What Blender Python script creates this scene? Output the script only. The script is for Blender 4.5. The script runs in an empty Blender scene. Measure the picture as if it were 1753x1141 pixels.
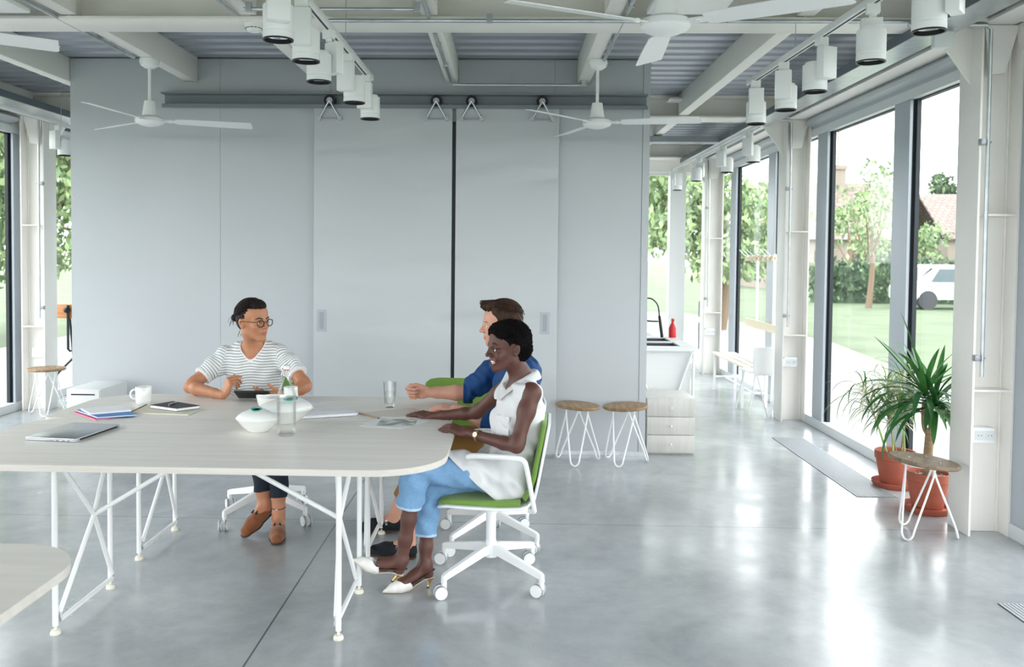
import bpy, bmesh, math, random
import numpy as np
from mathutils import Vector, Matrix, Euler
PI = math.pi
random.seed(7)
COL = bpy.context.scene.collection
sc = bpy.context.scene

# ------------------------------------------------------------ helpers
def lin(c):
    return c / 12.92 if c <= .04045 else ((c + .055) / 1.055) ** 2.4
def rgb(r, g, b):
    return (lin(r / 255), lin(g / 255), lin(b / 255), 1)

def mat(name, col, rough=.5, metal=0., bump=0., bscale=40., spec=.5, trans=0., ior=1.45, coat=0., sheen=0., var=0., vscale=3., sss=0., stretch=(1, 1, 1), coords='Object'):
    m = bpy.data.materials.new(name); m.use_nodes = True
    nt = m.node_tree; b = nt.nodes['Principled BSDF']
    b.inputs['Base Color'].default_value = col
    b.inputs['Roughness'].default_value = rough
    b.inputs['Metallic'].default_value = metal
    b.inputs['Specular IOR Level'].default_value = spec
    b.inputs['Transmission Weight'].default_value = trans
    b.inputs['IOR'].default_value = ior
    b.inputs['Coat Weight'].default_value = coat
    b.inputs['Sheen Weight'].default_value = sheen
    if sss:
        b.inputs['Subsurface Weight'].default_value = sss
        b.inputs['Subsurface Radius'].default_value = (.012, .005, .003)
    if bump or var:
        tc = nt.nodes.new('ShaderNodeTexCoord'); mp = nt.nodes.new('ShaderNodeMapping')
        mp.inputs['Scale'].default_value = stretch
        nt.links.new(tc.outputs[coords], mp.inputs['Vector'])
    if var:
        n = nt.nodes.new('ShaderNodeTexNoise'); n.inputs['Scale'].default_value = vscale; n.inputs['Detail'].default_value = 6
        nt.links.new(mp.outputs[0], n.inputs['Vector'])
        r = nt.nodes.new('ShaderNodeValToRGB')
        r.color_ramp.elements[0].position = .3; r.color_ramp.elements[1].position = .7
        r.color_ramp.elements[0].color = tuple(c * (1 - var) for c in col[:3]) + (1,)
        r.color_ramp.elements[1].color = tuple(min(1, c * (1 + var)) for c in col[:3]) + (1,)
        nt.links.new(n.outputs['Fac'], r.inputs[0]); nt.links.new(r.outputs[0], b.inputs['Base Color'])
    if bump:
        n2 = nt.nodes.new('ShaderNodeTexNoise'); n2.inputs['Scale'].default_value = bscale; n2.inputs['Detail'].default_value = 4
        nt.links.new(mp.outputs[0], n2.inputs['Vector'])
        bp = nt.nodes.new('ShaderNodeBump'); bp.inputs['Strength'].default_value = bump; bp.inputs['Distance'].default_value = .01
        nt.links.new(n2.outputs['Fac'], bp.inputs['Height']); nt.links.new(bp.outputs[0], b.inputs['Normal'])
    return m

def _n(o, base):
    # Blender adds its own suffix on a repeat
    o.name = base
    return o

def tag(o, label=None, cat=None, group=None, kind=None):
    if label: o['label'] = label
    if cat: o['category'] = cat
    if group: o['group'] = group
    if kind: o['kind'] = kind
    return o

def empty(name, loc=(0, 0, 0), rz=0., label=None, cat=None, group=None, kind=None):
    o = bpy.data.objects.new(name, None); COL.objects.link(o)
    o.empty_display_size = .1
    o.location = loc; o.rotation_euler = (0, 0, rz)
    return tag(o, label, cat, group, kind)

def copy_tree(o, parent=None):
    c = o.copy(); COL.objects.link(c)
    if parent is not None: c.parent = parent
    for ch in list(o.children): copy_tree(ch, c)
    return c

def copy_thing(o, loc, rz=None, label=None, group=None):
    c = copy_tree(o); c.location = loc
    if rz is not None: c.rotation_euler = (0, 0, rz)
    if label: c['label'] = label
    if group: c['group'] = group
    return c

class MB:
    def __init__(s): s.b = bmesh.new(); s.mi = 0
    def _mi(s, fs):
        for f in fs: f.material_index = s.mi
    def box(s, x0, x1, y0, y1, z0, z1, bev=0., seg=2, M=None):
        r = bmesh.ops.create_cube(s.b, size=1)
        vs = r['verts']
        T = Matrix.Translation(((x0 + x1) / 2, (y0 + y1) / 2, (z0 + z1) / 2)) @ Matrix.Diagonal((abs(x1 - x0), abs(y1 - y0), abs(z1 - z0), 1))
        if M is not None: T = M @ T
        bmesh.ops.transform(s.b, matrix=T, verts=vs)
        fs = set(f for v in vs for f in v.link_faces)
        s._mi(fs)
        if bev:
            es = list(set(e for v in vs for e in v.link_edges))
            bmesh.ops.bevel(s.b, geom=es, offset=bev, segments=seg, affect='EDGES', profile=.5, clamp_overlap=True, material=s.mi)
        return s
    def ring(s, c, ax, r, n, ref=None, sq=1.):
        ax = Vector(ax).normalized()
        if ref is None:
            ref = Vector((0, 0, 1)) if abs(ax.z) < .9 else Vector((1, 0, 0))
        u = ax.cross(Vector(ref)).normalized(); v = ax.cross(u).normalized()
        return [s.b.verts.new(Vector(c) + u * (r * math.cos(2 * PI * i / n)) + v * (r * sq * math.sin(2 * PI * i / n))) for i in range(n)]
    def skin_rings(s, rings, cap0=True, cap1=True, closed=False):
        fs = []
        m = len(rings)
        for a in range(m if closed else m - 1):
            A, B = rings[a], rings[(a + 1) % m]; n = len(A)
            for i in range(n):
                try: fs.append(s.b.faces.new((A[i], A[(i + 1) % n], B[(i + 1) % n], B[i])))
                except ValueError: pass
        if not closed:
            if cap0: fs.append(s.b.faces.new(rings[0][::-1]))
            if cap1: fs.append(s.b.faces.new(rings[-1]))
        s._mi(fs)
    def cyl(s, a, b, r0, r1=None, n=16):
        a, b = Vector(a), Vector(b); r1 = r0 if r1 is None else r1
        ax = b - a
        s.skin_rings([s.ring(a, ax, r0, n), s.ring(b, ax, r1, n)])
        return s
    def tube(s, pts, r, n=10, smooth=0, closed=False, radii=None, sq=1., ref=None):
        P = [Vector(p) for p in pts]
        R = radii or [r] * len(P)
        if smooth:
            Q = []; RR = []
            L = len(P)
            rng = range(L if closed else L - 1)
            for i in rng:
                p0 = P[(i - 1) % L] if (closed or i > 0) else P[i]; p1 = P[i]; p2 = P[(i + 1) % L]
                p3 = P[(i + 2) % L] if (closed or i + 2 < L) else p2
                for k in range(smooth):
                    t = k / smooth
                    Q.append(.5 * ((2 * p1) + (-p0 + p2) * t + (2 * p0 - 5 * p1 + 4 * p2 - p3) * t * t + (-p0 + 3 * p1 - 3 * p2 + p3) * t ** 3))
                    RR.append(R[i] * (1 - t) + R[(i + 1) % L] * t)
            if not closed: Q.append(P[-1]); RR.append(R[-1])
            P, R = Q, RR
        rings = []; L = len(P); up = None
        for i in range(L):
            if closed: t = P[(i + 1) % L] - P[i - 1]
            else: t = P[min(i + 1, L - 1)] - P[max(i - 1, 0)]
            if t.length < 1e-9: t = Vector((0, 0, 1))
            t.normalize()
            if up is None:
                up = Vector(ref) if ref is not None else (Vector((0, 0, 1)) if abs(t.z) < .9 else Vector((1, 0, 0)))
            u = t.cross(up)
            if u.length < 1e-6: u = t.orthogonal()
            u.normalize(); v = t.cross(u).normalized(); up = -v
            rings.append([s.b.verts.new(P[i] + u * (R[i] * math.cos(2 * PI * k / n)) + v * (R[i] * sq * math.sin(2 * PI * k / n))) for k in range(n)])
        s.skin_rings(rings, closed=closed)
        return s
    def lathe(s, prof, c=(0, 0, 0), n=32, M=None, cap0=True, cap1=True):
        rings = []
        for r, z in prof:
            rings.append([s.b.verts.new(Vector((c[0] + r * math.cos(2 * PI * i / n), c[1] + r * math.sin(2 * PI * i / n), c[2] + z))) for i in range(n)])
        nv = [v for rg in rings for v in rg]
        s.skin_rings(rings, cap0, cap1)
        if M is not None: bmesh.ops.transform(s.b, matrix=M, verts=nv)
        return s
    def prism(s, poly, z0, z1, M=None, bev=0.):
        n = len(poly)
        A = [s.b.verts.new((x, y, z0)) for x, y in poly]; B = [s.b.verts.new((x, y, z1)) for x, y in poly]
        fs = [s.b.faces.new(A[::-1]), s.b.faces.new(B)]
        for i in range(n): fs.append(s.b.faces.new((A[i], A[(i + 1) % n], B[(i + 1) % n], B[i])))
        s._mi(fs)
        if bev:
            es = set(fs[0].edges) | set(fs[1].edges)
            bmesh.ops.bevel(s.b, geom=list(es), offset=bev, segments=2, affect='EDGES', profile=.5, material=s.mi)
        if M is not None: bmesh.ops.transform(s.b, matrix=M, verts=[v for v in (A + B) if v.is_valid])
        return s
    def sphere(s, c, r, sub=3, sc_=(1, 1, 1), M=None):
        rr = bmesh.ops.create_icosphere(s.b, subdivisions=sub, radius=r)
        T = Matrix.Translation(c) @ (M if M is not None else Matrix()) @ Matrix.Diagonal((*sc_, 1))
        bmesh.ops.transform(s.b, matrix=T, verts=rr['verts'])
        s._mi(set(f for v in rr['verts'] for f in v.link_faces))
        return s
    def quad(s, *p):
        f = s.b.faces.new([s.b.verts.new(q) for q in p]); s._mi([f]); return s
    def build(s, name, mats, parent=None, smooth=True, angle=35, loc=None):
        me = bpy.data.meshes.new(name)
        bmesh.ops.recalc_face_normals(s.b, faces=s.b.faces)
        s.b.to_mesh(me); s.b.free()
        for m in (mats if isinstance(mats, (list, tuple)) else [mats]): me.materials.append(m)
        if smooth:
            for p in me.polygons: p.use_smooth = True
            me.set_sharp_from_angle(angle=math.radians(angle))
        o = bpy.data.objects.new(name, me); COL.objects.link(o)
        if parent is not None: o.parent = parent
        if loc is not None: o.location = loc
        return o

def rounded(x0, x1, y0, y1, rs, n=10):
    """outline with a radius per corner: (x1,y1) (x0,y1) (x0,y0) (x1,y0)"""
    pts = []
    for (cx, cy, sx, sy, r, a0) in ((x1, y1, -1, -1, rs[0], 0), (x0, y1, 1, -1, rs[1], 90), (x0, y0, 1, 1, rs[2], 180), (x1, y0, -1, 1, rs[3], 270)):
        if r <= 0: pts.append((cx, cy)); continue
        ox, oy = cx + sx * r, cy + sy * r
        for k in range(n + 1):
            a = math.radians(a0 + 90 * k / n)
            pts.append((ox + r * math.cos(a), oy + r * math.sin(a)))
    return pts

# ------------------------------------------------------------ camera
H = 1.6
yaw, pitch, roll, pcx, pcy, F = -.026578, .035234, .0092827, 832.7, 489.3, 1500.
_f = Vector((math.sin(yaw), math.cos(yaw), 0)); _r = Vector((math.cos(yaw), -math.sin(yaw), 0)); _u = Vector((0, 0, 1))
_f2 = _f * math.cos(pitch) - _u * math.sin(pitch); _u2 = _u * math.cos(pitch) + _f * math.sin(pitch)
_r3 = _r * math.cos(roll) + _u2 * math.sin(roll); _u3 = _u2 * math.cos(roll) - _r * math.sin(roll)
cam = bpy.data.cameras.new('camera'); camo = bpy.data.objects.new('camera', cam); COL.objects.link(camo)
Mx = Matrix((_r3, _u3, -_f2)).transposed().to_4x4(); Mx.translation = (0, 0, H)
camo.matrix_world = Mx
cam.sensor_width = 36; cam.sensor_fit = 'HORIZONTAL'; cam.lens = F / 1753 * 36
cam.shift_x = (876.5 - pcx) / 1753; cam.shift_y = -(570.5 - pcy) / 1753
cam.clip_start = .05; cam.clip_end = 400
cam.dof.use_dof = True; cam.dof.focus_distance = 4.7; cam.dof.aperture_fstop = 4.
sc.camera = camo
def ray(x, y): return _f2 * F + _r3 * (x - pcx) - _u3 * (y - pcy)
def W(x, y, Y):
    d = ray(x, y); return Vector((0, 0, H)) + d * (Y / d.y)
def FL(x, y, z=0.):
    d = ray(x, y); return Vector((0, 0, H)) + d * ((z - H) / d.z)
SKY = 1.0; SUN = .0; EXPO = 2.65
# ------------------------------------------------------------ materials
M_white = mat('white_paint', rgb(226, 228, 227), .45, bump=.05, bscale=60)
M_cream = mat('cream_steel_paint', rgb(234, 232, 227), .5, bump=.08, bscale=25, var=.04, vscale=2)
M_beam = mat('beam_paint', rgb(234, 232, 227), .5, bump=.05, bscale=30)
M_deck = mat('deck_steel', rgb(166, 172, 180), .38, metal=.35, bump=.03, bscale=8)
M_wallgrey = mat('panel_grey', rgb(184, 189, 193), .45, metal=.1, var=.03, vscale=1.2, bump=.05, bscale=1.2)
M_galv = mat('galvanised_steel', rgb(190, 196, 200), .3, metal=.75, var=.1, vscale=14, bump=.03)
M_greysteel = mat('grey_steel', rgb(150, 156, 162), .4, metal=.3)
M_post = mat('window_post_grey', rgb(174, 182, 190), .4, metal=.2)
M_dark = mat('dark_gasket_and_shade', rgb(38, 46, 52), .5)
M_black = mat('black_plastic', rgb(22, 24, 27), .4)
M_chrome = mat('chrome', rgb(210, 212, 214), .12, metal=1)
M_alu = mat('aluminium', rgb(196, 200, 204), .28, metal=.85)
M_lampwhite = mat('lamp_white', rgb(236, 238, 238), .35)
M_sill = mat('sill_white', rgb(214, 218, 220), .4)
M_red = mat('red_plastic', rgb(200, 40, 45), .35)

def glass_mat(name, tint=(.97, .985, .98), veil=.06):
    m = bpy.data.materials.new(name); m.use_nodes = True; nt = m.node_tree; nt.nodes.clear()
    out = nt.nodes.new('ShaderNodeOutputMaterial'); mix = nt.nodes.new('ShaderNodeMixShader')
    tr = nt.nodes.new('ShaderNodeBsdfTransparent'); tr.inputs[0].default_value = (*tint, 1)
    gl = nt.nodes.new('ShaderNodeBsdfGlossy'); gl.inputs['Roughness'].default_value = .0
    lw = nt.nodes.new('ShaderNodeLayerWeight'); lw.inputs['Blend'].default_value = .25
    mr = nt.nodes.new('ShaderNodeMath'); mr.operation = 'MULTIPLY_ADD'; mr.inputs[1].default_value = .05; mr.inputs[2].default_value = veil
    nt.links.new(lw.outputs['Fresnel'], mr.inputs[0]); nt.links.new(mr.outputs[0], mix.inputs[0])
    nt.links.new(tr.outputs[0], mix.inputs[1]); nt.links.new(gl.outputs[0], mix.inputs[2]); nt.links.new(mix.outputs[0], out.inputs[0])
    return m
M_glass = glass_mat('window_glass', veil=.014)

# polished concrete
M_floor = bpy.data.materials.new('polished_concrete'); M_floor.use_nodes = True
nt = M_floor.node_tree; b = nt.nodes['Principled BSDF']
tc = nt.nodes.new('ShaderNodeTexCoord')
def noise(scale, detail=6, rough=.6, vec=None, nt=nt, dist=0.):
    n = nt.nodes.new('ShaderNodeTexNoise'); n.inputs['Scale'].default_value = scale; n.inputs['Detail'].default_value = detail; n.inputs['Roughness'].default_value = rough
    n.inputs['Distortion'].default_value = dist
    if vec: nt.links.new(vec, n.inputs['Vector'])
    return n.outputs['Fac']
def ramp(fac, stops, nt=nt):
    r = nt.nodes.new('ShaderNodeValToRGB'); cr = r.color_ramp
    while len(cr.elements) < len(stops): cr.elements.new(.5)
    for e, (p, c) in zip(cr.elements, stops): e.position = p; e.color = c
    nt.links.new(fac, r.inputs[0]); return r.outputs[0]
def mixc(a, b_, fac, nt=nt, mode='MIX'):
    m = nt.nodes.new('ShaderNodeMix'); m.data_type = 'RGBA'; m.blend_type = mode
    for s_, v in ((m.inputs[6], a), (m.inputs[7], b_)):
        if isinstance(v, tuple): s_.default_value = v
        else: nt.links.new(v, s_)
    if isinstance(fac, (int, float)): m.inputs[0].default_value = fac
    else: nt.links.new(fac, m.inputs[0])
    return m.outputs[2]
o_ = tc.outputs['Object']
big = ramp(noise(.9, 8, .62, o_, dist=.4), [(.3, rgb(132, 137, 140)), (.5, rgb(160, 165, 168)), (.7, rgb(188, 192, 194))])
fine = ramp(noise(7, 10, .7, o_), [(.35, rgb(118, 124, 128)), (.65, rgb(190, 195, 198))])
c1 = mixc(big, fine, .14)
sep = nt.nodes.new('ShaderNodeSeparateXYZ'); nt.links.new(o_, sep.inputs[0])
def linemask(sock, pos, w):
    a = nt.nodes.new('ShaderNodeMath'); a.operation = 'SUBTRACT'; nt.links.new(sock, a.inputs[0]); a.inputs[1].default_value = pos
    a2 = nt.nodes.new('ShaderNodeMath'); a2.operation = 'ABSOLUTE'; nt.links.new(a.outputs[0], a2.inputs[0])
    a3 = nt.nodes.new('ShaderNodeMath'); a3.operation = 'LESS_THAN'; nt.links.new(a2.outputs[0], a3.inputs[0]); a3.inputs[1].default_value = w
    return a3.outputs[0]
c2 = mixc(c1, rgb(96, 98, 98), linemask(sep.outputs[0], -1.016, .0042))
c2 = mixc(c2, rgb(104, 108, 110), linemask(sep.outputs[1], 5.19, .003))
c2 = mixc(c2, rgb(120, 124, 126), linemask(sep.outputs[1], 8.7, .003))
nt.links.new(c2, b.inputs['Base Color'])
rr = ramp(noise(2.2, 6, .6, o_), [(.3, (.12, .12, .12, 1)), (.7, (.28, .28, .28, 1))])
nt.links.new(rr, b.inputs['Roughness'])
b.inputs['Specular IOR Level'].default_value = .8
bp = nt.nodes.new('ShaderNodeBump'); bp.inputs['Strength'].default_value = .08; bp.inputs['Distance'].default_value = .01
nt.links.new(noise(3, 4, .5, o_), bp.inputs['Height']); nt.links.new(bp.outputs[0], b.inputs['Normal'])

# ------------------------------------------------------------ shell
XL, XR, YB, YE = -5.0, 2.975, -5.3, 12.45
mb = MB(); mb.box(XL - .1, XR + .1, YB, YE + .1, -.25, 0)
tag(mb.build('floor', M_floor), kind='structure')

# corrugated steel deck: ribs run along X
mb = MB()
zt = 3.16; prof = []
y = YB
while y < YE + .2:
    prof += [(y, zt), (y + .105, zt), (y + .125, zt + .055), (y + .18, zt + .055)]
    y += .2
prof.append((y, zt))
lo = [[mb.b.verts.new((x, py, pz)) for py, pz in prof] for x in (XL - .4, XR + .4)]
hi = [[mb.b.verts.new((x, py, 3.3)) for py in (prof[0][0], prof[-1][0])] for x in (XL - .4, XR + .4)]
for i in range(len(prof) - 1):
    mb.b.faces.new((lo[0][i], lo[0][i + 1], lo[1][i + 1], lo[1][i]))
mb.b.faces.new((hi[0][0], hi[0][1], hi[1][1], hi[1][0]))
tag(mb.build('ceiling', M_deck, smooth=False), kind='structure')

# steel frame: cross girders, ridge beams
BX = [-3.62, -2.57, -1.52, -.475, .57, 1.66]
GY = [1.7, 5.21, 8.72, 12.2]
tr_n = [0]
def trim(mbx, m, **k):
    tr_n[0] += 1
    return tag(mbx.build('trim_%d' % tr_n[0], m, **k), kind='structure')
for gy in GY:
    mb = MB()
    mb.box(XL + .1, XR - .1, gy - .15, gy + .15, 2.945, 2.963, bev=.002)
    mb.box(XL + .1, XR - .1, gy - .006, gy + .006, 2.963, 3.17)
    mb.box(XL + .1, XR - .1, gy - .15, gy + .15, 3.14, 3.159)
    for bx in BX:
        mb.box(bx - .17, bx + .17, gy - .35, gy - .155, 3.085, 3.10)
        mb.box(bx - .005, bx + .005, gy - .145, gy - .006, 2.963, 3.14)
    trim(mb, M_cream)
for bx in BX:
    for (y0, y1) in ((1.85, 5.06), (5.36, 7.03 if bx < 1.2 and bx > -3.5 else 8.57)):
        mb = MB(); mb.box(bx - .048, bx + .048, y0, y1, 2.968, 3.165, bev=.006)
        trim(mb, M_beam)
for bx in (1.66, -4.1):
    mb = MB(); mb.box(bx - .048, bx + .048, 8.87, 12.05, 2.968, 3.165, bev=.006); trim(mb, M_beam)
for sx, x0 in ((1, 2.78), (-1, -4.72)):
    for (y0, y1) in ((-1.66, 1.55), (1.85, 5.06), (5.36, 8.57), (8.87, 12.05)):
        mb = MB()      # edge beam over the windows, an H laid flat
        mb.box(x0 - .1, x0 + .1, y0, y1, 2.94, 2.955); mb.box(x0 - .006, x0 + .006, y0, y1, 2.955, 3.16); trim(mb, M_beam)

# the grey steel-clad box in the middle of the room
WY = 7.04; WX0, WX1 = -3.567, 1.10
mb = MB()
mb.box(WX0, WX1, WY + .012, 10.6, .0, 3.155)
wall = tag(mb.build('wall_back', M_wallgrey, smooth=False), kind='structure')
# cladding sheets with a fine gap, rivets along the edges
def sheet_mat():
    m = mat('panel_sheet', rgb(187, 192, 195), .4, metal=.12, var=.02, vscale=.9)
    nt = m.node_tree; b = nt.nodes['Principled BSDF']
    tc = nt.nodes.new('ShaderNodeTexCoord')
    mp = nt.nodes.new('ShaderNodeMapping'); mp.inputs['Scale'].default_value = (.7, .7, 1.6)
    nt.links.new(tc.outputs['Object'], mp.inputs['Vector'])
    n = nt.nodes.new('ShaderNodeTexNoise'); n.inputs['Scale'].default_value = 2.0; n.inputs['Detail'].default_value = 1.5; n.inputs['Distortion'].default_value = .6
    nt.links.new(mp.outputs[0], n.inputs['Vector'])
    bp = nt.nodes.new('ShaderNodeBump'); bp.inputs['Strength'].default_value = .38; bp.inputs['Distance'].default_value = .05
    nt.links.new(n.outputs['Fac'], bp.inputs['Height']); nt.links.new(bp.outputs[0], b.inputs['Normal'])
    return m
M_sheet = sheet_mat()
M_track = mat('track_grey', rgb(126, 133, 140), .45, metal=.2)
mb = MB()
for (a, c, z0, z1) in ((WX0, -2.345, .03, 3.155), (-2.343, -1.583, .03, 2.875), (-2.343, -1.45, 2.877, 3.155), (-1.448, .0, 2.877, 3.155), (.002, .343, 2.877, 3.155), (.385, 1.045, .03, 2.875), (.345, 1.045, 2.877, 3.155), (-1.58, .385, .03, 2.77)):
    mb.box(a, c, WY, WY + .012, z0, z1)
mb.box(1.047, WX1 + .002, WY - .006, WY + .012, .0, 3.155)
mb.build('cladding', M_wallgrey, wall, smooth=False)
mb = MB(); mb.box(WX0, WX1, WY - .008, WY, 0, .03); mb.build('skirting', M_galv, wall, smooth=False)
mb = MB()
def rivets_v(x, z0, z1, st=.15):
    z = z0
    while z < z1: mb.sphere((x, WY - .001, z), .006, 1, (1, .5, 1)); z += st
def rivets_h(z, x0, x1, st=.125):
    x = x0
    while x < x1: mb.sphere((x, WY - .001, z), .006, 1, (1, .5, 1)); x += st
rivets_v(WX0 + .02, .1, 3.1); rivets_v(-2.32, .1, 3.1); rivets_v(1.074, .1, 3.1); rivets_v(-2.365, .1, 3.1, 10)
rivets_h(3.12, WX0 + .1, 1.05); rivets_h(.05, .5, 1.0)
mb.build('rivet_rows', M_galv, wall)

# sliding doors
M_handle = mat('handle_grey', rgb(172, 178, 186), .45, metal=.1)
def sliding_door(n, x0, x1, hx, hangers, label_side):
    r = empty('door_%d' % n, (0, 0, 0), kind='structure')
    g = MB(); g.box(x0, x1, WY - .055, WY - .015, .02, 2.765, bev=.003); g.build('door_panel', M_sheet, r, smooth=False)
    g = MB()
    for xe in (x0 + .025, x1 - .025):
        z = .12
        while z < 2.75: g.sphere((xe, WY - .056, z), .006, 1, (1, .5, 1)); z += .29
    g.build('rivet_rows', M_galv, r)
    # flush pull: a darker raised plate is coloured as the shade of its hollow
    g = MB()
    hz0, hz1 = .975, 1.15
    g.box(hx - .038, hx + .038, WY - .058, WY - .0545, hz0, hz1, bev=.002)
    h = g.build('door_handle', M_handle, r, smooth=False)
    g = MB(); g.box(hx - .016, hx + .018, WY - .0595, WY - .057, hz0 + .02, hz1 - .02, bev=.001); g.build('recess_shade', M_greysteel, h, smooth=False)
    for x in hangers:
        hg = empty('hanger', (x, 0, 0)); hg.parent = r
        g = MB(); g.cyl((0, WY - .075, 2.815), (0, WY - .045, 2.815), .046, n=24); w_ = g.build('wheel', M_black, hg)
        g = MB(); g.cyl((0, WY - .082, 2.815), (0, WY - .07, 2.815), .024, n=20); g.cyl((0, WY - .09, 2.815), (0, WY - .08, 2.815), .012, n=12); g.build('hub', M_alu, hg)
        g = MB()
        for sx in (-1, 1): g.cyl((0, WY - .088, 2.815), (sx * .082, WY - .075, 2.675), .008, n=8)
        g.cyl((-.082, WY - .07, 2.672), (.082, WY - .07, 2.672), .005, n=8)
        for sx in (-1, 1): g.cyl((sx * .082, WY - .09, 2.672), (sx * .082, WY - .055, 2.672), .017, n=14)
        g.build('bracket', M_alu, hg)
    return r
sliding_door(1, -1.572, -.468, -1.508, (-1.444, -.596), '')
sliding_door(2, -.438, .379, .282, (-.316, .243), '')
mb = MB(); mb.box(-.47, -.436, WY - .02, WY - .002, .02, 2.66)  # dark strip standing in for the shade in the gap between the doors
trim(mb, M_dark, smooth=False)
mb = MB()   # door track: channel
mb.box(-2.79, 1.07, WY - .10, WY - .0, 2.862, 2.872); mb.box(-2.79, 1.07, WY - .012, WY - .003, 2.77, 2.87)
mb.box(-2.79, 1.07, WY - .07, WY - .0, 2.768, 2.778); mb.box(-2.79, 1.07, WY - .072, WY - .067, 2.755, 2.785)
for x in (-2.37, -.52, -.4, .9): mb.cyl((x, WY - .05, 2.775), (x, WY - .05, 2.80), .012, n=10)
tag(mb.build('door_track', M_track, smooth=False), 'grey steel channel track above the two sliding doors', 'door track')

# ------------------------------------------------------------ facades
def facade(side, n0):
    s = 1 if side == 'right' else -1
    gx = XR if s == 1 else XL          # glass plane
    ix = gx - s * .07                  # inner face of posts
    n = n0
    ys = [-5.0, -3.45, -1.8, -.12, 1.6, 3.3, 4.98, 6.64, 8.30, 9.88, 11.55]
    if s == -1: ys = [y + .42 for y in ys]
    ys.append(12.5)
    for a, c in zip(ys[:-1], ys[1:]):
        w = empty('window_%d' % n, (0, 0, 0), kind='structure'); n += 1
        g = MB(); g.box(gx - .006, gx + .006, a + .13, c - .13, .085, 2.77); g.build('pane', M_glass, w, smooth=False)
        g = MB(); g.box(min(gx - s * .03, gx), max(gx - s * .03, gx), c - .16, c - .13, .085, 2.77); g.box(gx - .02, gx + .02, a + .13, c - .13, 2.755, 2.78)
        g.build('frame', M_dark, w, smooth=False)
        g = MB(); g.box(min(ix, ix + s * .025), max(ix, ix + s * .025), a - .13, a + .13, .06, 2.764, bev=.003); g.build('post', M_post, w, smooth=False)
        g = MB(); g.box(min(ix + s * .025, gx), max(ix + s * .025, gx), a - .128, a + .12, .06, 2.763); g.build('gasket', M_dark, w, smooth=False)
    g = MB(); g.box(min(ix - s * .012, gx), max(ix - s * .012, gx), ys[0], YE, 0, .085, bev=.004)
    tag(g.build('baseboard_' + side, M_sill, smooth=False), kind='structure')
    g = MB(); g.box(min(ix, gx + s * .02), max(ix, gx + s * .02), ys[0], YE, 2.765, 2.84)
    tag(g.build('trim_%d' % (60 + (s == 1)), M_sill, smooth=False), kind='structure')
    # head: fascia and blind housing
    for (y0, y1) in ((5.36, 8.57), (8.87, 12.05)):
        g = MB()
        sec = [(.02, 2.795), (.02, 2.94), (-.06, 2.94), (-.13, 2.93), (-.15, 2.905), (-.14, 2.88), (-.10, 2.865), (-.075, 2.86), (-.07, 2.835), (-.05, 2.83), (-.05, 2.80)]
        A = [g.b.verts.new((gx + s * x, y0, z)) for x, z in sec]; B = [g.b.verts.new((gx + s * x, y1, z)) for x, z in sec]
        g.b.faces.new(A[::-1]); g.b.faces.new(B)
        for i in range(len(sec)): g.b.faces.new((A[i], A[(i + 1) % len(sec)], B[(i + 1) % len(sec)], B[i]))
        g.box(min(gx - s * .055, gx), max(gx - s * .055, gx), y0, y1, 2.785, 2.80)
        nm = g.build('blind_housing', M_greysteel2, smooth=True, angle=25)
        where = {5.36: 'above the nearer window bay', 8.87: 'above the farthest window bay'}[y0]
        tag(nm, 'long grey roller blind housing %s on the %s side' % (where, side), 'blind housing')
    return n
M_greysteel2 = mat('blind_box_grey', rgb(176, 182, 186), .4, metal=.3)
n_next = facade('right', 1)
n_next = facade('left', n_next)
# end facade
xs = [-4.9, -3.6, -2.3, -1.0, .3, 1.95, 2.6, 3.0]
xs = [-4.9, -3.4, -1.9, -.4, 1.10, 2.33, 3.0]
for a, c in zip(xs[:-1], xs[1:]):
    w = empty('window_%d' % n_next, (0, 0, 0), kind='structure'); n_next += 1
    hw = .11
    g = MB(); g.box(a + hw, c - hw, YE - .006, YE + .006, .1, 2.75); g.build('pane', M_glass, w, smooth=False)
    g = MB(); g.box(a - hw, a + hw, YE - .16, YE + .02, 0, 2.8, bev=.004); g.build('post', M_white, w, smooth=False)
    g = MB(); g.box(a + hw, c - hw, YE - .03, YE + .03, .0, .1); g.box(a + hw, c - hw, YE - .03, YE + .03, 2.74, 2.78); g.build('frame', M_white, w, smooth=False)
g = MB(); g.box(XL, XR, YE - .1, YE + .05, 2.78, 3.16); tag(g.build('wall_end', M_cream, smooth=False), kind='structure')
# wall behind the camera
g = MB(); g.box(XL, XR, YB - .1, YB, 0, .5); g.box(XL, XR, YB - .1, YB, 2.7, 3.16); tag(g.build('wall_rear', M_white, smooth=False), kind='structure')
for side, gx in (('right_head', XR), ('left_head', XL)):
    g = MB(); g.box(gx - .03, gx + .05, YB, YE, 2.8, 3.16); tag(g.build('wall_' + side, M_beam, smooth=False), kind='structure')

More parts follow.
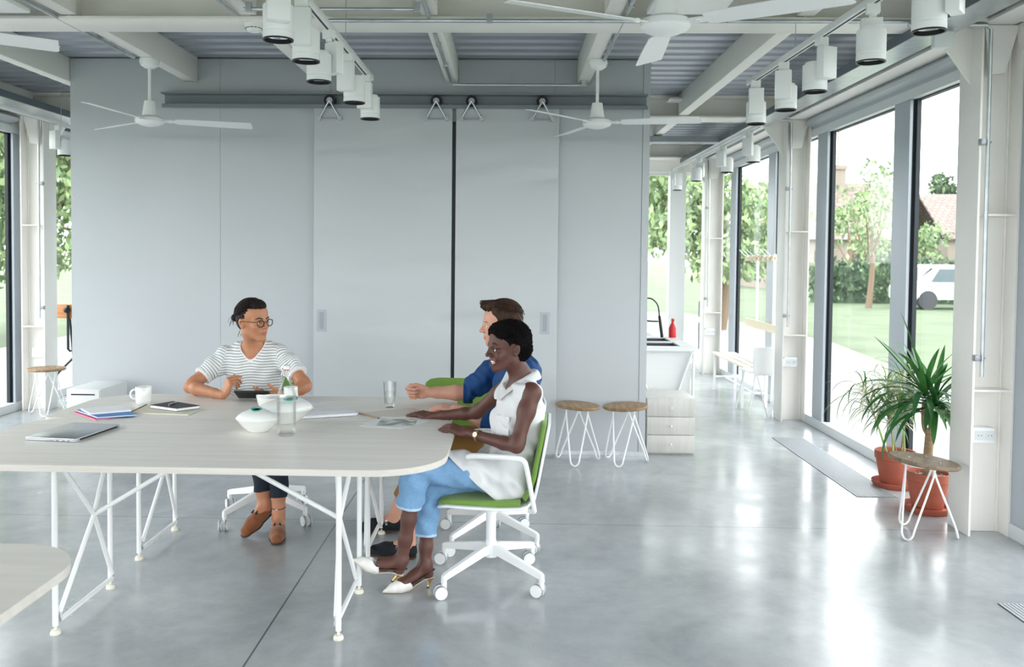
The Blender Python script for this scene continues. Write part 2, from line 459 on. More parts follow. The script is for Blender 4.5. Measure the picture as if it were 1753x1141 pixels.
# ------------------------------------------------------------ columns
def column(xin, y0, s, label, conduit=True, sock=True, gus=True):
    y0 -= .03
    """steel H column; flanges face in and out of the room. s=1: right row."""
    xo = xin + s * .30
    yc = y0 + .15
    r = empty('steel_column', (xin + s * .12, yc, 0), label=label, cat='column')
    X = lambda x: s * (x * .8 - .12)       # x measured from the inner flange outwards
    def bx(g, x0, x1, a, c, z0, z1, **k): g.box(min(X(x0), X(x1)), max(X(x0), X(x1)), a, c, z0, z1, **k)
    g = MB()
    bx(g, 0, .018, -.12, .12, .0, 2.945, bev=.002); bx(g, .282, .30, -.12, .12, .0, 2.945, bev=.002)
    bx(g, .018, .282, -.006, .006, 0, 2.945)
    for x in (.02, .28): g.cyl((X(x + (.006 if x < .1 else -.006)), -.01, 0), (X(x + (.006 if x < .1 else -.006)), -.01, 2.94), .008, n=8)
    g.build('profile', M_cream, r, angle=30)
    for z in (.84, 1.85):
        g = MB(); bx(g, .018, .282, -.116, -.006, z, z + .012); bx(g, .018, .282, .006, .116, z, z + .012); g.build('stiffener', M_cream, r, smooth=False)
    if gus:
        g = MB()
        def plate(pts, ya, yb):
            A = [g.b.verts.new((X(x), ya, z)) for x, z in pts]; B = [g.b.verts.new((X(x), yb, z)) for x, z in pts]
            n = len(pts); g.b.faces.new(A); g.b.faces.new(B[::-1])
            for i in range(n): g.b.faces.new((A[i], B[i], B[(i + 1) % n], A[(i + 1) % n]))
        plate([(0, 2.94), (-.26, 2.94), (-.26, 2.90), (0, 2.62)], -.008, .008)
        plate([(.05, 2.94), (.29, 2.94), (.20, 2.67), (.09, 2.66)], -.075, -.060)
        g.build('gusset', M_cream, r, smooth=False)
    if conduit:
        g = MB(); g.tube([(X(-.25), -.14, 2.93), (X(.0), -.14, 2.93), (X(.05), -.135, 2.90), (X(.055), -.135, .93)], .011, n=10, smooth=0)
        g.build('conduit', M_galv, r)
        for z in (1.02, 2.25):
            g = MB(); g.box(X(.01) - .014, X(.01) + .014, -.155, -.118, z, z + .035, bev=.002); g.cyl((X(.02), -.135, z + .017), (X(.075), -.135, z + .017), .006, n=8); g.build('clip', M_greysteel, r)
    if sock:
        sb = empty('socket_box', (X(.12), -.04, .58)); sb.parent = r
        g = MB(); g.box(-.066, .066, -.034, .034, -.045, .045, bev=.006); g.build('housing', M_lampwhite, sb)
        g = MB()
        for k in (-1, 1): g.cyl((k * .028 + .008, -.034, 0), (k * .028 + .008, -.038, 0), .021, n=20)
        g.box(-.048, .064, -.0362, -.034, -.028, .028)
        g.build('socket_faces', M_sill, sb)
        g = MB()
        for k in (-1, 1):
            for dx in (-.009, .009): g.cyl((k * .028 + .008 + dx, -.037, 0), (k * .028 + .008 + dx, -.0386, 0), .003, n=8)
        g.tube([(-s * .08, -.02, .07), (-s * .075, -.025, .05), (-s * .062, -.03, .035)], .006, n=8)
        g.build('socket_holes', M_black, sb)
    return r
column(2.665, 5.09, 1, 'white steel H column beside the tilted stool and terracotta pots')
column(2.665, 8.60, 1, 'white steel H column behind the floor grille, beside the white folding chair')
column(2.65, 12.0, 1, 'distant white steel column at the end of the corridor')
column(-4.63, 8.60, -1, 'white steel H column at the left windows behind the round stool')

# ------------------------------------------------------------ services under the ceiling
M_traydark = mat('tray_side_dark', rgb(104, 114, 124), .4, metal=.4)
def cable_tray(x0, x1, y0, y1, label):
    r = empty('cable_tray', ((x0 + x1) / 2, y0, 2.888), label=label, cat='cable tray'); w = (x1 - x0) / 2; L = y1 - y0
    g = MB(); g.box(-w, w, 0, L, 0, .004); g.build('tray_base', M_galv, r, smooth=False)
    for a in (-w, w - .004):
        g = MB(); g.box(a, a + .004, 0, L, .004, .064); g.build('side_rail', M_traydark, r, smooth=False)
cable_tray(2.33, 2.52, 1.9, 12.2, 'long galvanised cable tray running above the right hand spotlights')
cable_tray(-4.5, -4.27, 1.9, 12.2, 'galvanised cable tray running along the left windows')
g = MB(); g.box(1.12, 2.33, 9.9, 10.1, 2.885, 2.945); tag(g.build('cable_tray', M_greysteel, smooth=False), 'short grey cable tray crossing the corridor ceiling right of the grey box', 'cable tray')
def pipe(pts, r, label, m=M_galv, clips=()):
    g = MB(); g.tube(pts, r, n=10)
    for c in clips: g.box(c[0] - .016, c[0] + .016, c[1] - .014, c[1] + .014, c[2] - .012, c[2] + .038)
    tag(g.build('conduit_pipe', m), label, 'conduit')
pipe([(-1.05, 5.03, 2.93), (2.35, 5.03, 2.93)], .011, 'long thin metal conduit clipped along the front edge of the main crossbeam', clips=[(-.13, 5.03, 2.93), (1.2, 5.03, 2.93)])
pipe([(-1.47, 4.8, 2.93), (-.5, 4.8, 2.93)], .010, 'short metal conduit spanning the gap above the left spotlight rail', clips=[(-1.44, 4.8, 2.93), (-.52, 4.8, 2.93)])
pipe([(-.46, 6.9, 2.93), (.58, 6.9, 2.93)], .010, 'horizontal conduit between two beam ends above the door track', clips=[(.56, 6.9, 2.93)])
pipe([(-.475, 5.4, 2.956), (-.475, 6.85, 2.956)], .013, 'metal conduit under the beam above the middle of the doors', clips=[(-.475, 5.7, 2.956), (-.475, 6.3, 2.952)])
pipe([(-.475, 3.4, 2.956), (-.475, 5.02, 2.952)], .013, 'metal conduit under the near beam at the top edge, above the doors')
pipe([(.64, 3.4, 2.955), (.64, 6.2, 2.955)], .011, 'metal conduit beside the beam that carries the middle ceiling fan', clips=[(.64, 5.6, 2.955), (.64, 4.8, 2.955)])
pipe([(-2.64, 3.2, 2.955), (-2.64, 6.1, 2.955)], .012, 'metal conduit beside the beam that carries the left ceiling fan', clips=[(-2.64, 5.6, 2.955)])
pipe([(-1.58, 3.2, 2.955), (-1.58, 5.0, 2.955)], .012, 'metal conduit beside the beam above the left spotlight rail')
pipe([(2.2, 4.98, 2.90), (2.63, 4.98, 2.90)], .014, 'short galvanised conduit reaching the nearest right column', clips=[(2.3, 4.98, 2.90)])
# junction box
g = MB(); g.box(2.37, 2.48, 5.03, 5.075, 2.79, 2.878, bev=.004); tag(g.build('junction_box', M_sill), 'square white junction box on the gusset of the nearest right column', 'junction box')
# smoke detector
r = empty('smoke_detector', (-1.52, 5.17, 2.945), label='round white smoke detector under the main crossbeam', cat='smoke detector')
g = MB(); g.lathe([(.055, 0), (.055, -.012), (.05, -.02), (.045, -.03), (.035, -.045), (.012, -.05)], n=28); g.build('body', M_lampwhite, r)
g = MB()
for k in range(14):
    a = 2 * PI * k / 14; g.box(-.008, .008, .0475, .0505, -.029, -.026, M=Matrix.Rotation(a, 4, 'Z'))
g.build('vents', M_dark, r)
# ceiling light panels
for (x0, x1, y1, lb) in ((-3.3, -2.64, 4.78, 'flat white ceiling panel at the top left corner'), (.72, 1.12, 4.78, 'flat white ceiling panel behind the near right fan')):
    g = MB(); g.box(x0, x1, y1 - 1.2, y1, 2.90, 2.925, bev=.003)
    for yy in (y1 - 1.0, y1 - .2): g.cyl(((x0 + x1) / 2, yy, 2.92), ((x0 + x1) / 2, yy, 3.16), .004, n=6)
    tag(g.build('ceiling_panel', M_lampwhite), lb, 'ceiling panel')

# ---- spotlights on tracks
def spotlight(yawd, swap=1):
    r = empty('spotlight', (0, 0, 0), label='', cat='spotlight')
    g = MB(); g.box(-.03, .03, -.02, .02, -.045, 0, bev=.003); g.cyl((0, 0, -.06), (0, 0, -.04), .016, n=14); g.build('track_adapter', M_lampwhite, r)
    g = MB(); g.box(-.046, .046, -.062, -.012, -.22, -.058, bev=.003); g.build('driver_box', M_lampwhite, r)
    c = (.012 * swap, .055)
    g = MB()
    g.lathe([(.03, -.12), (.05, -.12), (.05, -.132), (.062, -.134), (.063, -.14), (.063, -.235), (.0615, -.237), (.0615, -.242), (.063, -.244), (.063, -.27), (.058, -.272), (.057, -.262), (.057, -.2), (.02, -.17)], c=(c[0], c[1], 0), n=32)
    h = g.build('lamp_head', M_lampwhite, r)
    g = MB(); g.lathe([(.0625, -.268), (.0632, -.276), (.056, -.276), (.055, -.25), (.05, -.235)], c=(c[0], c[1], 0), n=32, cap0=False, cap1=False); g.build('rim', M_black, h)
    g = MB(); g.lathe([(.054, -.258), (.04, -.235), (.02, -.2), (.001, -.195)], c=(c[0], c[1], 0), n=24, cap0=False); g.build('reflector', M_chrome, h)
    r.rotation_euler = (0, 0, yawd)
    return r
def track(x0, x1, y0, y1, label):
    L = math.hypot(x1 - x0, y1 - y0); a = math.atan2(x1 - x0, y1 - y0)
    r = empty('spotlight_track', (x0, y0, 2.75), -a, label, 'light track')
    g = MB(); g.box(-.018, .018, 0, L, 0, .034, bev=.002); g.build('rail', M_lampwhite, r)
    g = MB(); g.box(-.005, .005, .02, L - .02, -.002, .004); g.build('slot', M_dark, r, smooth=False)
    for k in (.25, .75):
        g = MB(); g.cyl((0, L * k, .03), (0, L * k, .41), .0022, n=6); g.build('suspension_wire', M_galv, r)
    return r
def track_x(xe, ye, xs_, ys_, y): return xe + (xs_ - xe) * (ye - y) / (ye - ys_)
track(-.965, -.935, 2.4, 5.85, 'white spotlight track hanging above the table, left of the middle')
track(1.67, 1.585, 2.4, 5.95, 'white spotlight track hanging right of the middle ceiling fan')
track(2.19, 2.19, 7.8, 11.9, 'far white spotlight track along the right hand windows')
track(-4.14, -4.14, 7.0, 11.0, 'white spotlight track beyond the left edge of the grey box')
GS = 'white cylinder spotlights on ceiling tracks'
first = spotlight(0)
spots = [(-.955, 3.57, .4, 'spotlight cut by the top edge, nearest on the left track'), (-.95, 3.97, .1, 'second spotlight from the near end of the left track'),
         (-.946, 4.54, 2.5, 'third spotlight of the left track, turned away with its box at the right'), (-.942, 5.07, -.25, 'fourth spotlight of the left track, above the sliding door'),
         (-.938, 5.67, -.1, 'last and lowest looking spotlight of the left track, before the doors'),
         (1.645, 3.42, .9, 'spotlight cut by the top edge, nearest on the right track'), (1.63, 4.05, 2.9, 'spotlight of the right track seen from its cylinder side'),
         (1.615, 4.66, .45, 'third spotlight on the right track, box in front of the cylinder'), (1.602, 5.25, -.35, 'fourth spotlight on the right track'),
         (1.59, 5.8, -.15, 'spotlight at the far end of the right track'),
         (2.19, 8.15, -.7, 'nearest spotlight of the far right track, before the windows'), (2.19, 9.15, -.8, 'second spotlight of the far right track, above the coat rack'),
         (2.19, 10.3, 2.6, 'third spotlight of the far right track'), (2.19, 11.6, .1, 'most distant small spotlight at the corridor end'),
         (-4.14, 7.95, -.5, 'spotlight beyond the left edge of the grey box')]
for i, (x, y, a, lb) in enumerate(spots):
    s_ = first if i == 0 else copy_tree(first)
    s_.location = (x, y, 2.752); s_.rotation_euler = (0, 0, a); s_['label'] = 'white ' + lb; s_['group'] = GS

# ---- ceiling fans
def fan():
    r = empty('ceiling_fan', (0, 0, 0), label='', cat='ceiling fan')
    g = MB(); g.lathe([(.035, 0), (.066, -.002), (.069, -.022), (.06, -.048), (.034, -.066), (.014, -.07)], n=28); g.build('canopy', M_lampwhite, r)
    g = MB(); g.cyl((0, 0, -.06), (0, 0, -.34), .0115, n=14); g.build('downrod', M_lampwhite, r)
    g = MB(); g.lathe([(.02, -.295), (.036, -.298), (.052, -.398), (.051, -.402), (.04, -.404)], n=32); g.build('cover_cup', M_lampwhite, r)
    g = MB(); g.lathe([(.05, -.405), (.085, -.412), (.097, -.42), (.1, -.432), (.1, -.445), (.092, -.456), (.06, -.47), (.02, -.478), (.0, -.479)], n=40); g.lathe([(.044, -.40), (.044, -.41)], n=24); g.build('motor', M_lampwhite, r)
    for k in range(3):
        a = 2 * PI * k / 3
        R = Matrix.Rotation(a, 4, 'Z')
        g = MB()
        Mx = R @ Matrix.Rotation(math.radians(9), 4, 'X')
        pts = [(.17, -.045), (.2, -.052), (.45, -.062), (.69, -.068), (.715, .045), (.7, .056), (.45, .054), (.2, .046), (.17, .035)]
        T = R @ Matrix.Translation((0, 0, -.435)) @ Matrix.Rotation(math.radians(-12), 4, 'X')
        g.prism(pts, -.002, .002, M=T)
        g.tube([T @ Vector((.17, .0, .0)), T @ Vector((.45, .0, .004)), T @ Vector((.71, .0, .002))], .006, n=6, sq=.5)
        bl = g.build('blade', M_lampwhite, r)
        g = MB(); g.box(.085, .21, -.02, .02, -.003, .003, M=T); g.box(.13, .15, -.012, .012, -.008, .008, M=T); g.build('blade_arm', M_lampwhite, bl)
    return r
f0 = fan()
fans = [(-2.57, 6.2, math.radians(22), 'white three blade ceiling fan on the left, before the grey wall'), (.60, 6.2, math.radians(-12), 'white three blade ceiling fan in front of the right end of the grey wall'),
        (.615, 3.58, math.radians(-33), 'large near white ceiling fan at the top edge, right of the middle'), (-2.63, 3.56, .66, 'ceiling fan mostly off the left edge, one white blade in view')]
for i, (x, y, a, lb) in enumerate(fans):
    c = f0 if i == 0 else copy_tree(f0)
    c.location = (x, y, 2.968 if i < 4 else 3.1); c.rotation_euler = (0, 0, a); c['label'] = lb
    c['group'] = 'three blade ceiling fans'
# ------------------------------------------------------------ furniture materials
M_tube = mat('white_tube', rgb(234, 236, 236), .35)
M_pad = mat('foot_pad', rgb(226, 222, 208), .5)
def wood_table(name, c0, c1, scale=(1.2, 22, 22), rough=.38):
    m = bpy.data.materials.new(name); m.use_nodes = True; nt = m.node_tree; b = nt.nodes['Principled BSDF']
    tc = nt.nodes.new('ShaderNodeTexCoord'); mp = nt.nodes.new('ShaderNodeMapping'); mp.inputs['Scale'].default_value = scale
    nt.links.new(tc.outputs['Object'], mp.inputs['Vector'])
    f = noise(1.0, 8, .65, mp.outputs[0], nt=nt, dist=.3)
    nt.links.new(ramp(f, [(.3, c0), (.7, c1)], nt=nt), b.inputs['Base Color'])
    b.inputs['Roughness'].default_value = rough
    return m
M_top = wood_table('bleached_wood', rgb(224, 220, 212), rgb(239, 236, 230))
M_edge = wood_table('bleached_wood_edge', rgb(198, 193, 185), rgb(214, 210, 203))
M_seatwood = wood_table('worn_seat_wood', rgb(104, 84, 60), rgb(178, 146, 108), scale=(5, 30, 30), rough=.5)
M_seatwood2 = wood_table('grey_worn_seat_wood', rgb(92, 80, 66), rgb(150, 130, 106), scale=(5, 26, 26), rough=.5)
M_green = mat('green_felt', rgb(112, 150, 62), .9, bump=.25, bscale=350, sheen=.3, var=.06, vscale=8)
M_shell = mat('chair_shell_white', rgb(234, 236, 237), .35)
M_ply = wood_table('white_stained_ply', rgb(196, 194, 188), rgb(212, 211, 206), scale=(24, 24, 2))

# ------------------------------------------------------------ tables
ZT, ZB = .74, .714
def top(outline, parent, bev=.004):
    g = MB(); g.prism(outline, ZB, ZT, bev=bev)
    g.b.faces.ensure_lookup_table()
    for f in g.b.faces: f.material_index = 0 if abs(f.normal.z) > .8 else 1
    return g.build('tabletop', [M_top, M_edge], parent, angle=40)
def trestle(parent, x, y0, y1, inward, zt=ZB):
    """two uprights, a floor bar, an X of braces that meet in a knot leaning inward"""
    s = inward; r = .0105
    f = empty('trestle', (0, 0, 0)); f.parent = parent
    for y in (y0, y1):
        g = MB(); g.cyl((x, y, .035), (x, y, zt), r + .0015, n=12); g.build('leg', M_tube, f)
        g = MB(); g.cyl((x, y, .018), (x, y, .04), .006, n=8); g.lathe([(.0, 0), (.021, 0), (.022, .006), (.017, .018), (.0, .02)], c=(x, y, 0), n=20); g.build('foot', M_pad, f)
    k = Vector((x + s * .045, (y0 + y1) / 2, .43))
    e = .013 * s
    g = MB()
    g.tube([(x + e, y0 + .02, zt), k, (x + e, y1 - .012, .075), (x + e, y1 - .012, .055), (x + e, y0 + .012, .055), (x + e, y0 + .012, .09), k, (x + e, y1 - .02, zt)], r, n=10)
    g.build('brace', M_tube, f)
    return k
# near table
T1 = empty('table', (-1.335, 3.94, 0), label='long bleached wood table nearest the camera, rounded right front corner, white tube trestles', cat='table')
def off(pts, o): return [(x - o[0], y - o[1]) for x, y in pts]
o1 = (-1.335, 3.94)
top(off(rounded(-2.42, -.262, 3.445, 4.44, (.10, .20, .30, .30)), o1), T1)
class Sub:  # wraps world coordinates into the table's own frame
    pass
def trestle_w(T, o, x, y0, y1, inw): return trestle(T, x - o[0], y0 - o[1], y1 - o[1], inw)
kA = trestle_w(T1, o1, -1.885, 3.565, 4.07, 1); kB = trestle_w(T1, o1, -.697, 3.573, 4.073, -1)
g = MB()
for k in (kA, kB): g.tube([k, Vector((0 - .0 + (.03 if k.x > 0 else -.03), k.y + .02, ZB + .005))], .0105, n=10)
g.build('diagonal_strut', M_tube, T1)
# far table
o2 = (-1.36, 4.85)
T2 = empty('table', (*o2, 0), label='far half of the meeting table, bleached wood with a widely rounded left end', cat='table')
top(off(rounded(-2.42, -.30, 4.448, 5.245, (.12, .30, .06, .05)), o2), T2)
kA = trestle_w(T2, o2, -1.915, 4.462, 4.95, 1); kB = trestle_w(T2, o2, -.72, 4.47, 4.95, -1)
g = MB()
for k in (kA, kB): g.tube([k, Vector(((.03 if k.x > 0 else -.03), k.y + .02, ZB + .005))], .0105, n=10)
g.build('diagonal_strut', M_tube, T2)
# foreground table corner, bottom left
o3 = (-2.3, 1.95)
T3 = empty('table', (*o3, 0), label='corner of another table cut off at the bottom left', cat='table')
top(off(rounded(-3.4, -1.195, 1.5, 2.51, (.22, .22, .2, .22)), o3), T3)
M_marked = bpy.data.materials.new('marked_white_tube'); M_marked.use_nodes = True
nt = M_marked.node_tree; b = nt.nodes['Principled BSDF']; tc = nt.nodes.new('ShaderNodeTexCoord'); mp = nt.nodes.new('ShaderNodeMapping'); mp.inputs['Scale'].default_value = (60, 60, 14)
nt.links.new(tc.outputs['Object'], mp.inputs['Vector'])
nt.links.new(ramp(noise(1, 3, .5, mp.outputs[0], nt=nt, dist=1.5), [(.56, rgb(232, 234, 233)), (.62, rgb(200, 90, 105))], nt=nt), b.inputs['Base Color'])
f = empty('trestle', (0, 0, 0)); f.parent = T3
for (x, y, x2) in ((.90, -.10, .98), (.90, .36, .90), (-.7, -.1, -.7), (-.7, .36, -.7)):
    g = MB(); g.cyl((x2, y, 0), (x, y, ZB), .022 if x2 > .95 else .012, n=14); g.build('leg', M_marked if x2 > .95 else M_tube, f)

# ------------------------------------------------------------ office chairs (front = +X of the chair)
def office_chair(loc, rz, label, arms=True, base_rot=0.):
    r = empty('office_chair', (*loc, 0), rz, label, 'chair', 'white office chairs with green felt pads')
    # seat shell + back shell as one bent slab
    def slab(path, w, t, name, m, par, wtop=None, bev=.006):
        g = MB(); L = len(path); n = 12; rings = []
        for i, (x, z, ww) in enumerate(path):
            a = path[max(i - 1, 0)]; c = path[min(i + 1, L - 1)]
            d = Vector((c[0] - a[0], 0, c[1] - a[1])).normalized(); nn = Vector((-d.z, 0, d.x))
            prof = rounded(-ww, ww, -t / 2, t / 2, (t * .48,) * 4, 3)
            rings.append([g.b.verts.new(Vector((x, 0, z)) + Vector((0, py, 0)) + nn * pz) for py, pz in prof])
        g.skin_rings(rings)
        return g.build(name, m, par, angle=50)
    seat = [(.245, .395, .15), (.235, .408, .19), (.20, .418, .212), (.1, .416, .222), (-.05, .412, .222), (-.15, .414, .21), (-.185, .425, .2)]
    back = [(-.19, .43, .19), (-.215, .46, .2), (-.232, .54, .21), (-.25, .64, .215), (-.268, .74, .213), (-.275, .78, .20), (-.28, .803, .17), (-.282, .812, .12)]
    slab(seat + back[:], 0, .014, 'seat_shell', M_shell, r)
    pseat = [(.24, .412, .14), (.225, .426, .18), (.18, .437, .2), (.08, .436, .208), (-.05, .433, .208), (-.15, .436, .196)]
    slab(pseat, 0, .026, 'seat', M_green, r)
    pback = [(-.168, .452, .18), (-.19, .49, .198), (-.212, .56, .21), (-.228, .65, .214), (-.246, .74, .212), (-.254, .785, .200), (-.258, .806, .172), (-.26, .815, .12)]
    slab(pback, 0, .024, 'backrest', M_green, r)
    if arms:
        for s in (-1, 1):
            g = MB(); y = s * .262
            g.tube([(.10, y, .668), (.06, y, .674), (-.12, y, .668), (-.165, y, .655), (-.18, y, .62), (-.20, y, .52), (-.215, y * .97, .44), (-.215, y * .9, .415), (-.19, y * .8, .41)], .0115, n=10, smooth=4, sq=1., radii=[.012, .0135, .0135, .013, .012, .011, .011, .011, .010])
            g.build('armrest', M_shell, r)
    g = MB(); g.box(-.10, .10, -.07, .07, .385, .41, bev=.01); g.cyl((0, 0, .34), (0, 0, .39), .034, n=20); g.build('seat_mechanism', M_shell, r)
    g = MB(); g.cyl((0, 0, .13), (0, 0, .36), .0245, n=24); g.cyl((0, 0, .12), (0, 0, .2), .032, .027, n=24); g.build('gas_column', M_shell, r)
    for k in range(4):
        a = base_rot + PI / 4 + PI / 2 * k
        R = Matrix.Rotation(a, 4, 'Z')
        g = MB()
        A = [(.0, .14, .183, .017), (.06, .135, .178, .0155), (.318, .086, .116, .012), (.333, .072, .107, .010)]
        rings = []
        for (d, z0, z1, w) in A:
            rings.append([g.b.verts.new(R @ Vector((d, y, z))) for y, z in ((-w, z0), (w, z0), (w * .8, z1), (-w * .8, z1))])
        g.skin_rings(rings)
        g.cyl(R @ Vector((.322, 0, .05)), R @ Vector((.322, 0, .105)), .0125, n=14)
        arm = g.build('base_arm', M_shell, r, angle=40)
        ca = a + [.9, -1.2, .5, 2.2][k] * 0 + [.35, -.5, .2, -.25][k] - a
        C = Matrix.Translation(R @ Vector((.322, 0, 0))) @ Matrix.Rotation(ca, 4, 'Z')
        g = MB()
        for s in (-1, 1): g.cyl(C @ Vector((.018, s * .008, .031)), C @ Vector((.018, s * .026, .031)), .031, .029, n=24)
        g.cyl(C @ Vector((0, 0, .04)), C @ Vector((0, 0, .06)), .012, n=10)
        w_ = g.build('caster', M_lampwhite, arm)
        g2 = MB()
        for s in (-1, 1): g2.cyl(C @ Vector((.018, s * .010, .031)), C @ Vector((.018, s * .021, .031)), .0318, n=24)
        g2.build('tyre', M_greysteel, arm)
    return r
CH_W = office_chair((-.08, 4.27), PI - .05, 'white office chair with green pads that the woman in the sleeveless shirt sits on', base_rot=.12)
CH_M = office_chair((-1.47, 5.25), -PI / 2 + .30, 'white office chair under the man in the striped T-shirt', base_rot=-.05)
CH_B = office_chair((-.09, 4.86), PI + .05, 'white office chair under the man in the blue shirt, behind the woman', base_rot=.05)
CH_E = office_chair((-.35, 5.30), -PI / 2 - .08, 'empty office chair with a green back standing behind the far table end', base_rot=.3)

# ------------------------------------------------------------ stools
def stool(loc, rz, label, m=M_seatwood, tilt=0., h=.45, R=.175, grp='round wooden stools with white hairpin legs'):
    r = empty('stool', (*loc, 0), rz, label, 'stool', grp)
    g = MB(); g.lathe([(R - .008, -.024), (R, -.018), (R + .001, -.006), (R - .006, 0), (R * .5, .001), (0, .001)], n=48)
    s = g.build('seat', m, r, loc=(0, 0, h)); s.rotation_euler = (Matrix.Rotation(-rz, 3, 'Z') @ Matrix.Rotation(tilt, 3, 'Y') @ Matrix.Rotation(rz + .4, 3, 'Z')).to_euler()
    tops = [(0.095 * math.cos(math.radians(60 + 120 * k)), .095 * math.sin(math.radians(60 + 120 * k))) for k in range(3)]
    g = MB()
    for x, y in tops: g.sphere((x, y, .002), .007, 2, (1, 1, .5))
    g.build('bolt_heads', M_chrome, s)
    g = MB(); g.lathe([(.07, -.03), (.125, -.03), (.125, -.024), (.07, -.024)], n=32, c=(0, 0, h), cap0=False, cap1=False); g.build('support_ring', M_tube, r)
    for k in range(3):
        a = math.radians(120 * k); u = Vector((math.cos(a), math.sin(a), 0)); v = Vector((-math.sin(a), math.cos(a), 0))
        t0 = Vector((*tops[(k - 1) % 3], h - .028)); t1 = Vector((*tops[k], h - .028))
        g = MB()
        b0 = u * .178
        pts = [t0, t0 * .97 + u * .012 + Vector((0, 0, -.05)), b0 * .9 - v * .04 + Vector((0, 0, .09)), b0 - v * .028 + Vector((0, 0, .028)), b0 * 1.02 + Vector((0, 0, .0075)), b0 + v * .028 + Vector((0, 0, .028)), b0 * .9 + v * .04 + Vector((0, 0, .09)), t1 * .97 + u * .012 + Vector((0, 0, -.05)), t1]
        g.tube(pts, .0062, n=8, smooth=5); g.build('leg', M_tube, r)
    return r
stool((.538, 6.79), math.radians(-100), 'round wooden stool against the grey wall, closer to the seated woman', tilt=.055)
stool((.905, 6.78), math.radians(-112), 'round wooden stool standing next to the small drawer unit', tilt=-.05)
stool((2.41, 5.10), math.radians(-141), 'round stool with a sloping grey brown seat in front of the terracotta pots', m=M_seatwood2, tilt=.11, h=.445, R=.192)
stool((-4.52, 8.42), math.radians(-70), 'round stool at the far left beside the window column', h=.46)

# ------------------------------------------------------------ drawer unit, island, cabinet
r = empty('drawer_unit', (1.318, 7.33, 0), label='low pale wood drawer unit with three drawers at the corner of the grey wall', cat='drawer unit')
g = MB(); g.box(-.196, .196, -.22, .22, 0, .456, bev=.003); g.build('body', M_ply, r)
for k in range(3):
    z = .012 + k * .148
    g = MB(); g.box(-.192, .192, -.235, -.221, z, z + .142, bev=.002); d = g.build('drawer', M_ply, r)
    g = MB(); g.lathe([(.004, 0), (.005, .012), (.009, .018), (.008, .025), (0, .027)], n=16, M=Matrix.Translation((0, -.235, z + .072)) @ Matrix.Rotation(PI / 2, 4, 'X')); g.build('knob', M_lampwhite, d)
r = empty('cabinet', (-3.18, 6.66, 0), label='low white metal pedestal with a slot handle, standing at the grey wall behind the table', cat='cabinet')
g = MB(); g.box(-.13, .13, -.22, .24, .03, .57, bev=.008); g.build('body', M_white, r)
for (z0, z1) in ((.38, .562), (.21, .375), (.035, .205)):
    g = MB(); g.box(-.122, .122, -.228, -.2205, z0, z1, bev=.002); d = g.build('drawer', M_white, r)
    g = MB(); g.box(-.09, .09, -.2295, -.2275, z1 - .036, z1 - .026); g.build('slot_handle', M_black, d, smooth=False)
g = MB()
for x in (-.1, .1):
    for y in (-.18, .2): g.cyl((x, y, 0), (x, y, .03), .015, n=10)
g.build('feet', M_greysteel, r)
# kitchen island
r = empty('kitchen_island', (1.31, 8.2, 0), label='white kitchen counter with a dark sunken sink, behind the drawer unit', cat='counter')
M_sink = mat('steel_sink', rgb(96, 100, 104), .3, metal=.6)
g = MB()
x0, x1, y0, y1 = -.185, .33, -.5, .5
for (a, b_, c, d) in ((x0, x1, y0, y0 + .09), (x0, x1, y1 - .09, y1), (x1 - .12, x1, y0 + .09, y1 - .09), (x0, x0 + .03, y0 + .09, y1 - .09), (x0 + .03, x1 - .12, -.05, .03)):
    g.box(a, b_, c, d, .775, .81)
g.build('worktop', M_white, r, smooth=False)
g = MB()
for (a, b_, c, d) in ((x0 + .03, x1 - .12, y0 + .09, -.05), (x0 + .03, x1 - .12, .03, y1 - .09)):
    g.box(a, b_, c, d, .62, .625); g.box(a, b_, c, c + .004, .62, .80); g.box(a, b_, d - .004, d, .62, .80); g.box(a, a + .004, c, d, .62, .8); g.box(b_ - .004, b_, c, d, .62, .8)
g.build('sink', M_sink, r, smooth=False)
g = MB(); g.box(x0 + .02, x1 - .04, y0 + .05, y1 - .02, .3, .62); g.box(x0 + .02, x1 - .04, y0 + .06, y0 + .07, .05, .775); g.build('body', M_white, r, smooth=False)
for x in (x0 + .02, x1 - .02):
    for y in (y0 + .02, y1 - .02):
        g = MB(); g.cyl((x, y, 0), (x, y, .775), .013, n=12); g.build('leg', M_tube, r)
g = MB(); g.tube([(x1 - .03, y0 + .02, .77), (.06, y0 + .03, .06), (x0 + .02, y0 + .02, .62)], .012, n=10); g.build('brace', M_tube, r)
g = MB(); g.tube([(-.1, .02, .81), (-.1, .02, .86), (-.1, -.01, .885), (-.1, -.12, .89), (-.1, -.16, .87)], .011, n=10, smooth=5); g.build('tap', M_chrome, r)
r = empty('spray_faucet', (1.50, 8.62, .001), label='black coiled spray faucet arching over the kitchen counter', cat='faucet')
g = MB(); g.cyl((0, 0, .81), (-.03, 0, 1.02), .016, .013, n=14); g.build('spout', M_black, r)
g = MB(); g.tube([(-.03, 0, 1.02), (-.05, 0, 1.13), (-.12, 0, 1.19), (-.21, 0, 1.17), (-.26, 0, 1.08), (-.24, 0, 1.0), (-.15, 0, .97), (-.04, 0, .965)], .007, n=8, smooth=6); g.build('hose', M_dark, r)
r = empty('detergent_bottle', (1.60, 8.62, .811), label='small red bottle on the kitchen counter beside the faucet', cat='bottle')
g = MB(); g.lathe([(0, 0), (.034, .0), (.036, .01), (.036, .09), (.02, .13), (.012, .14), (.012, .155), (0, .156)], n=20); g.build('body', M_red, r)
g = MB(); g.box(-.012, .012, -.03, .012, .156, .185, bev=.003); g.build('nozzle', M_red, r)
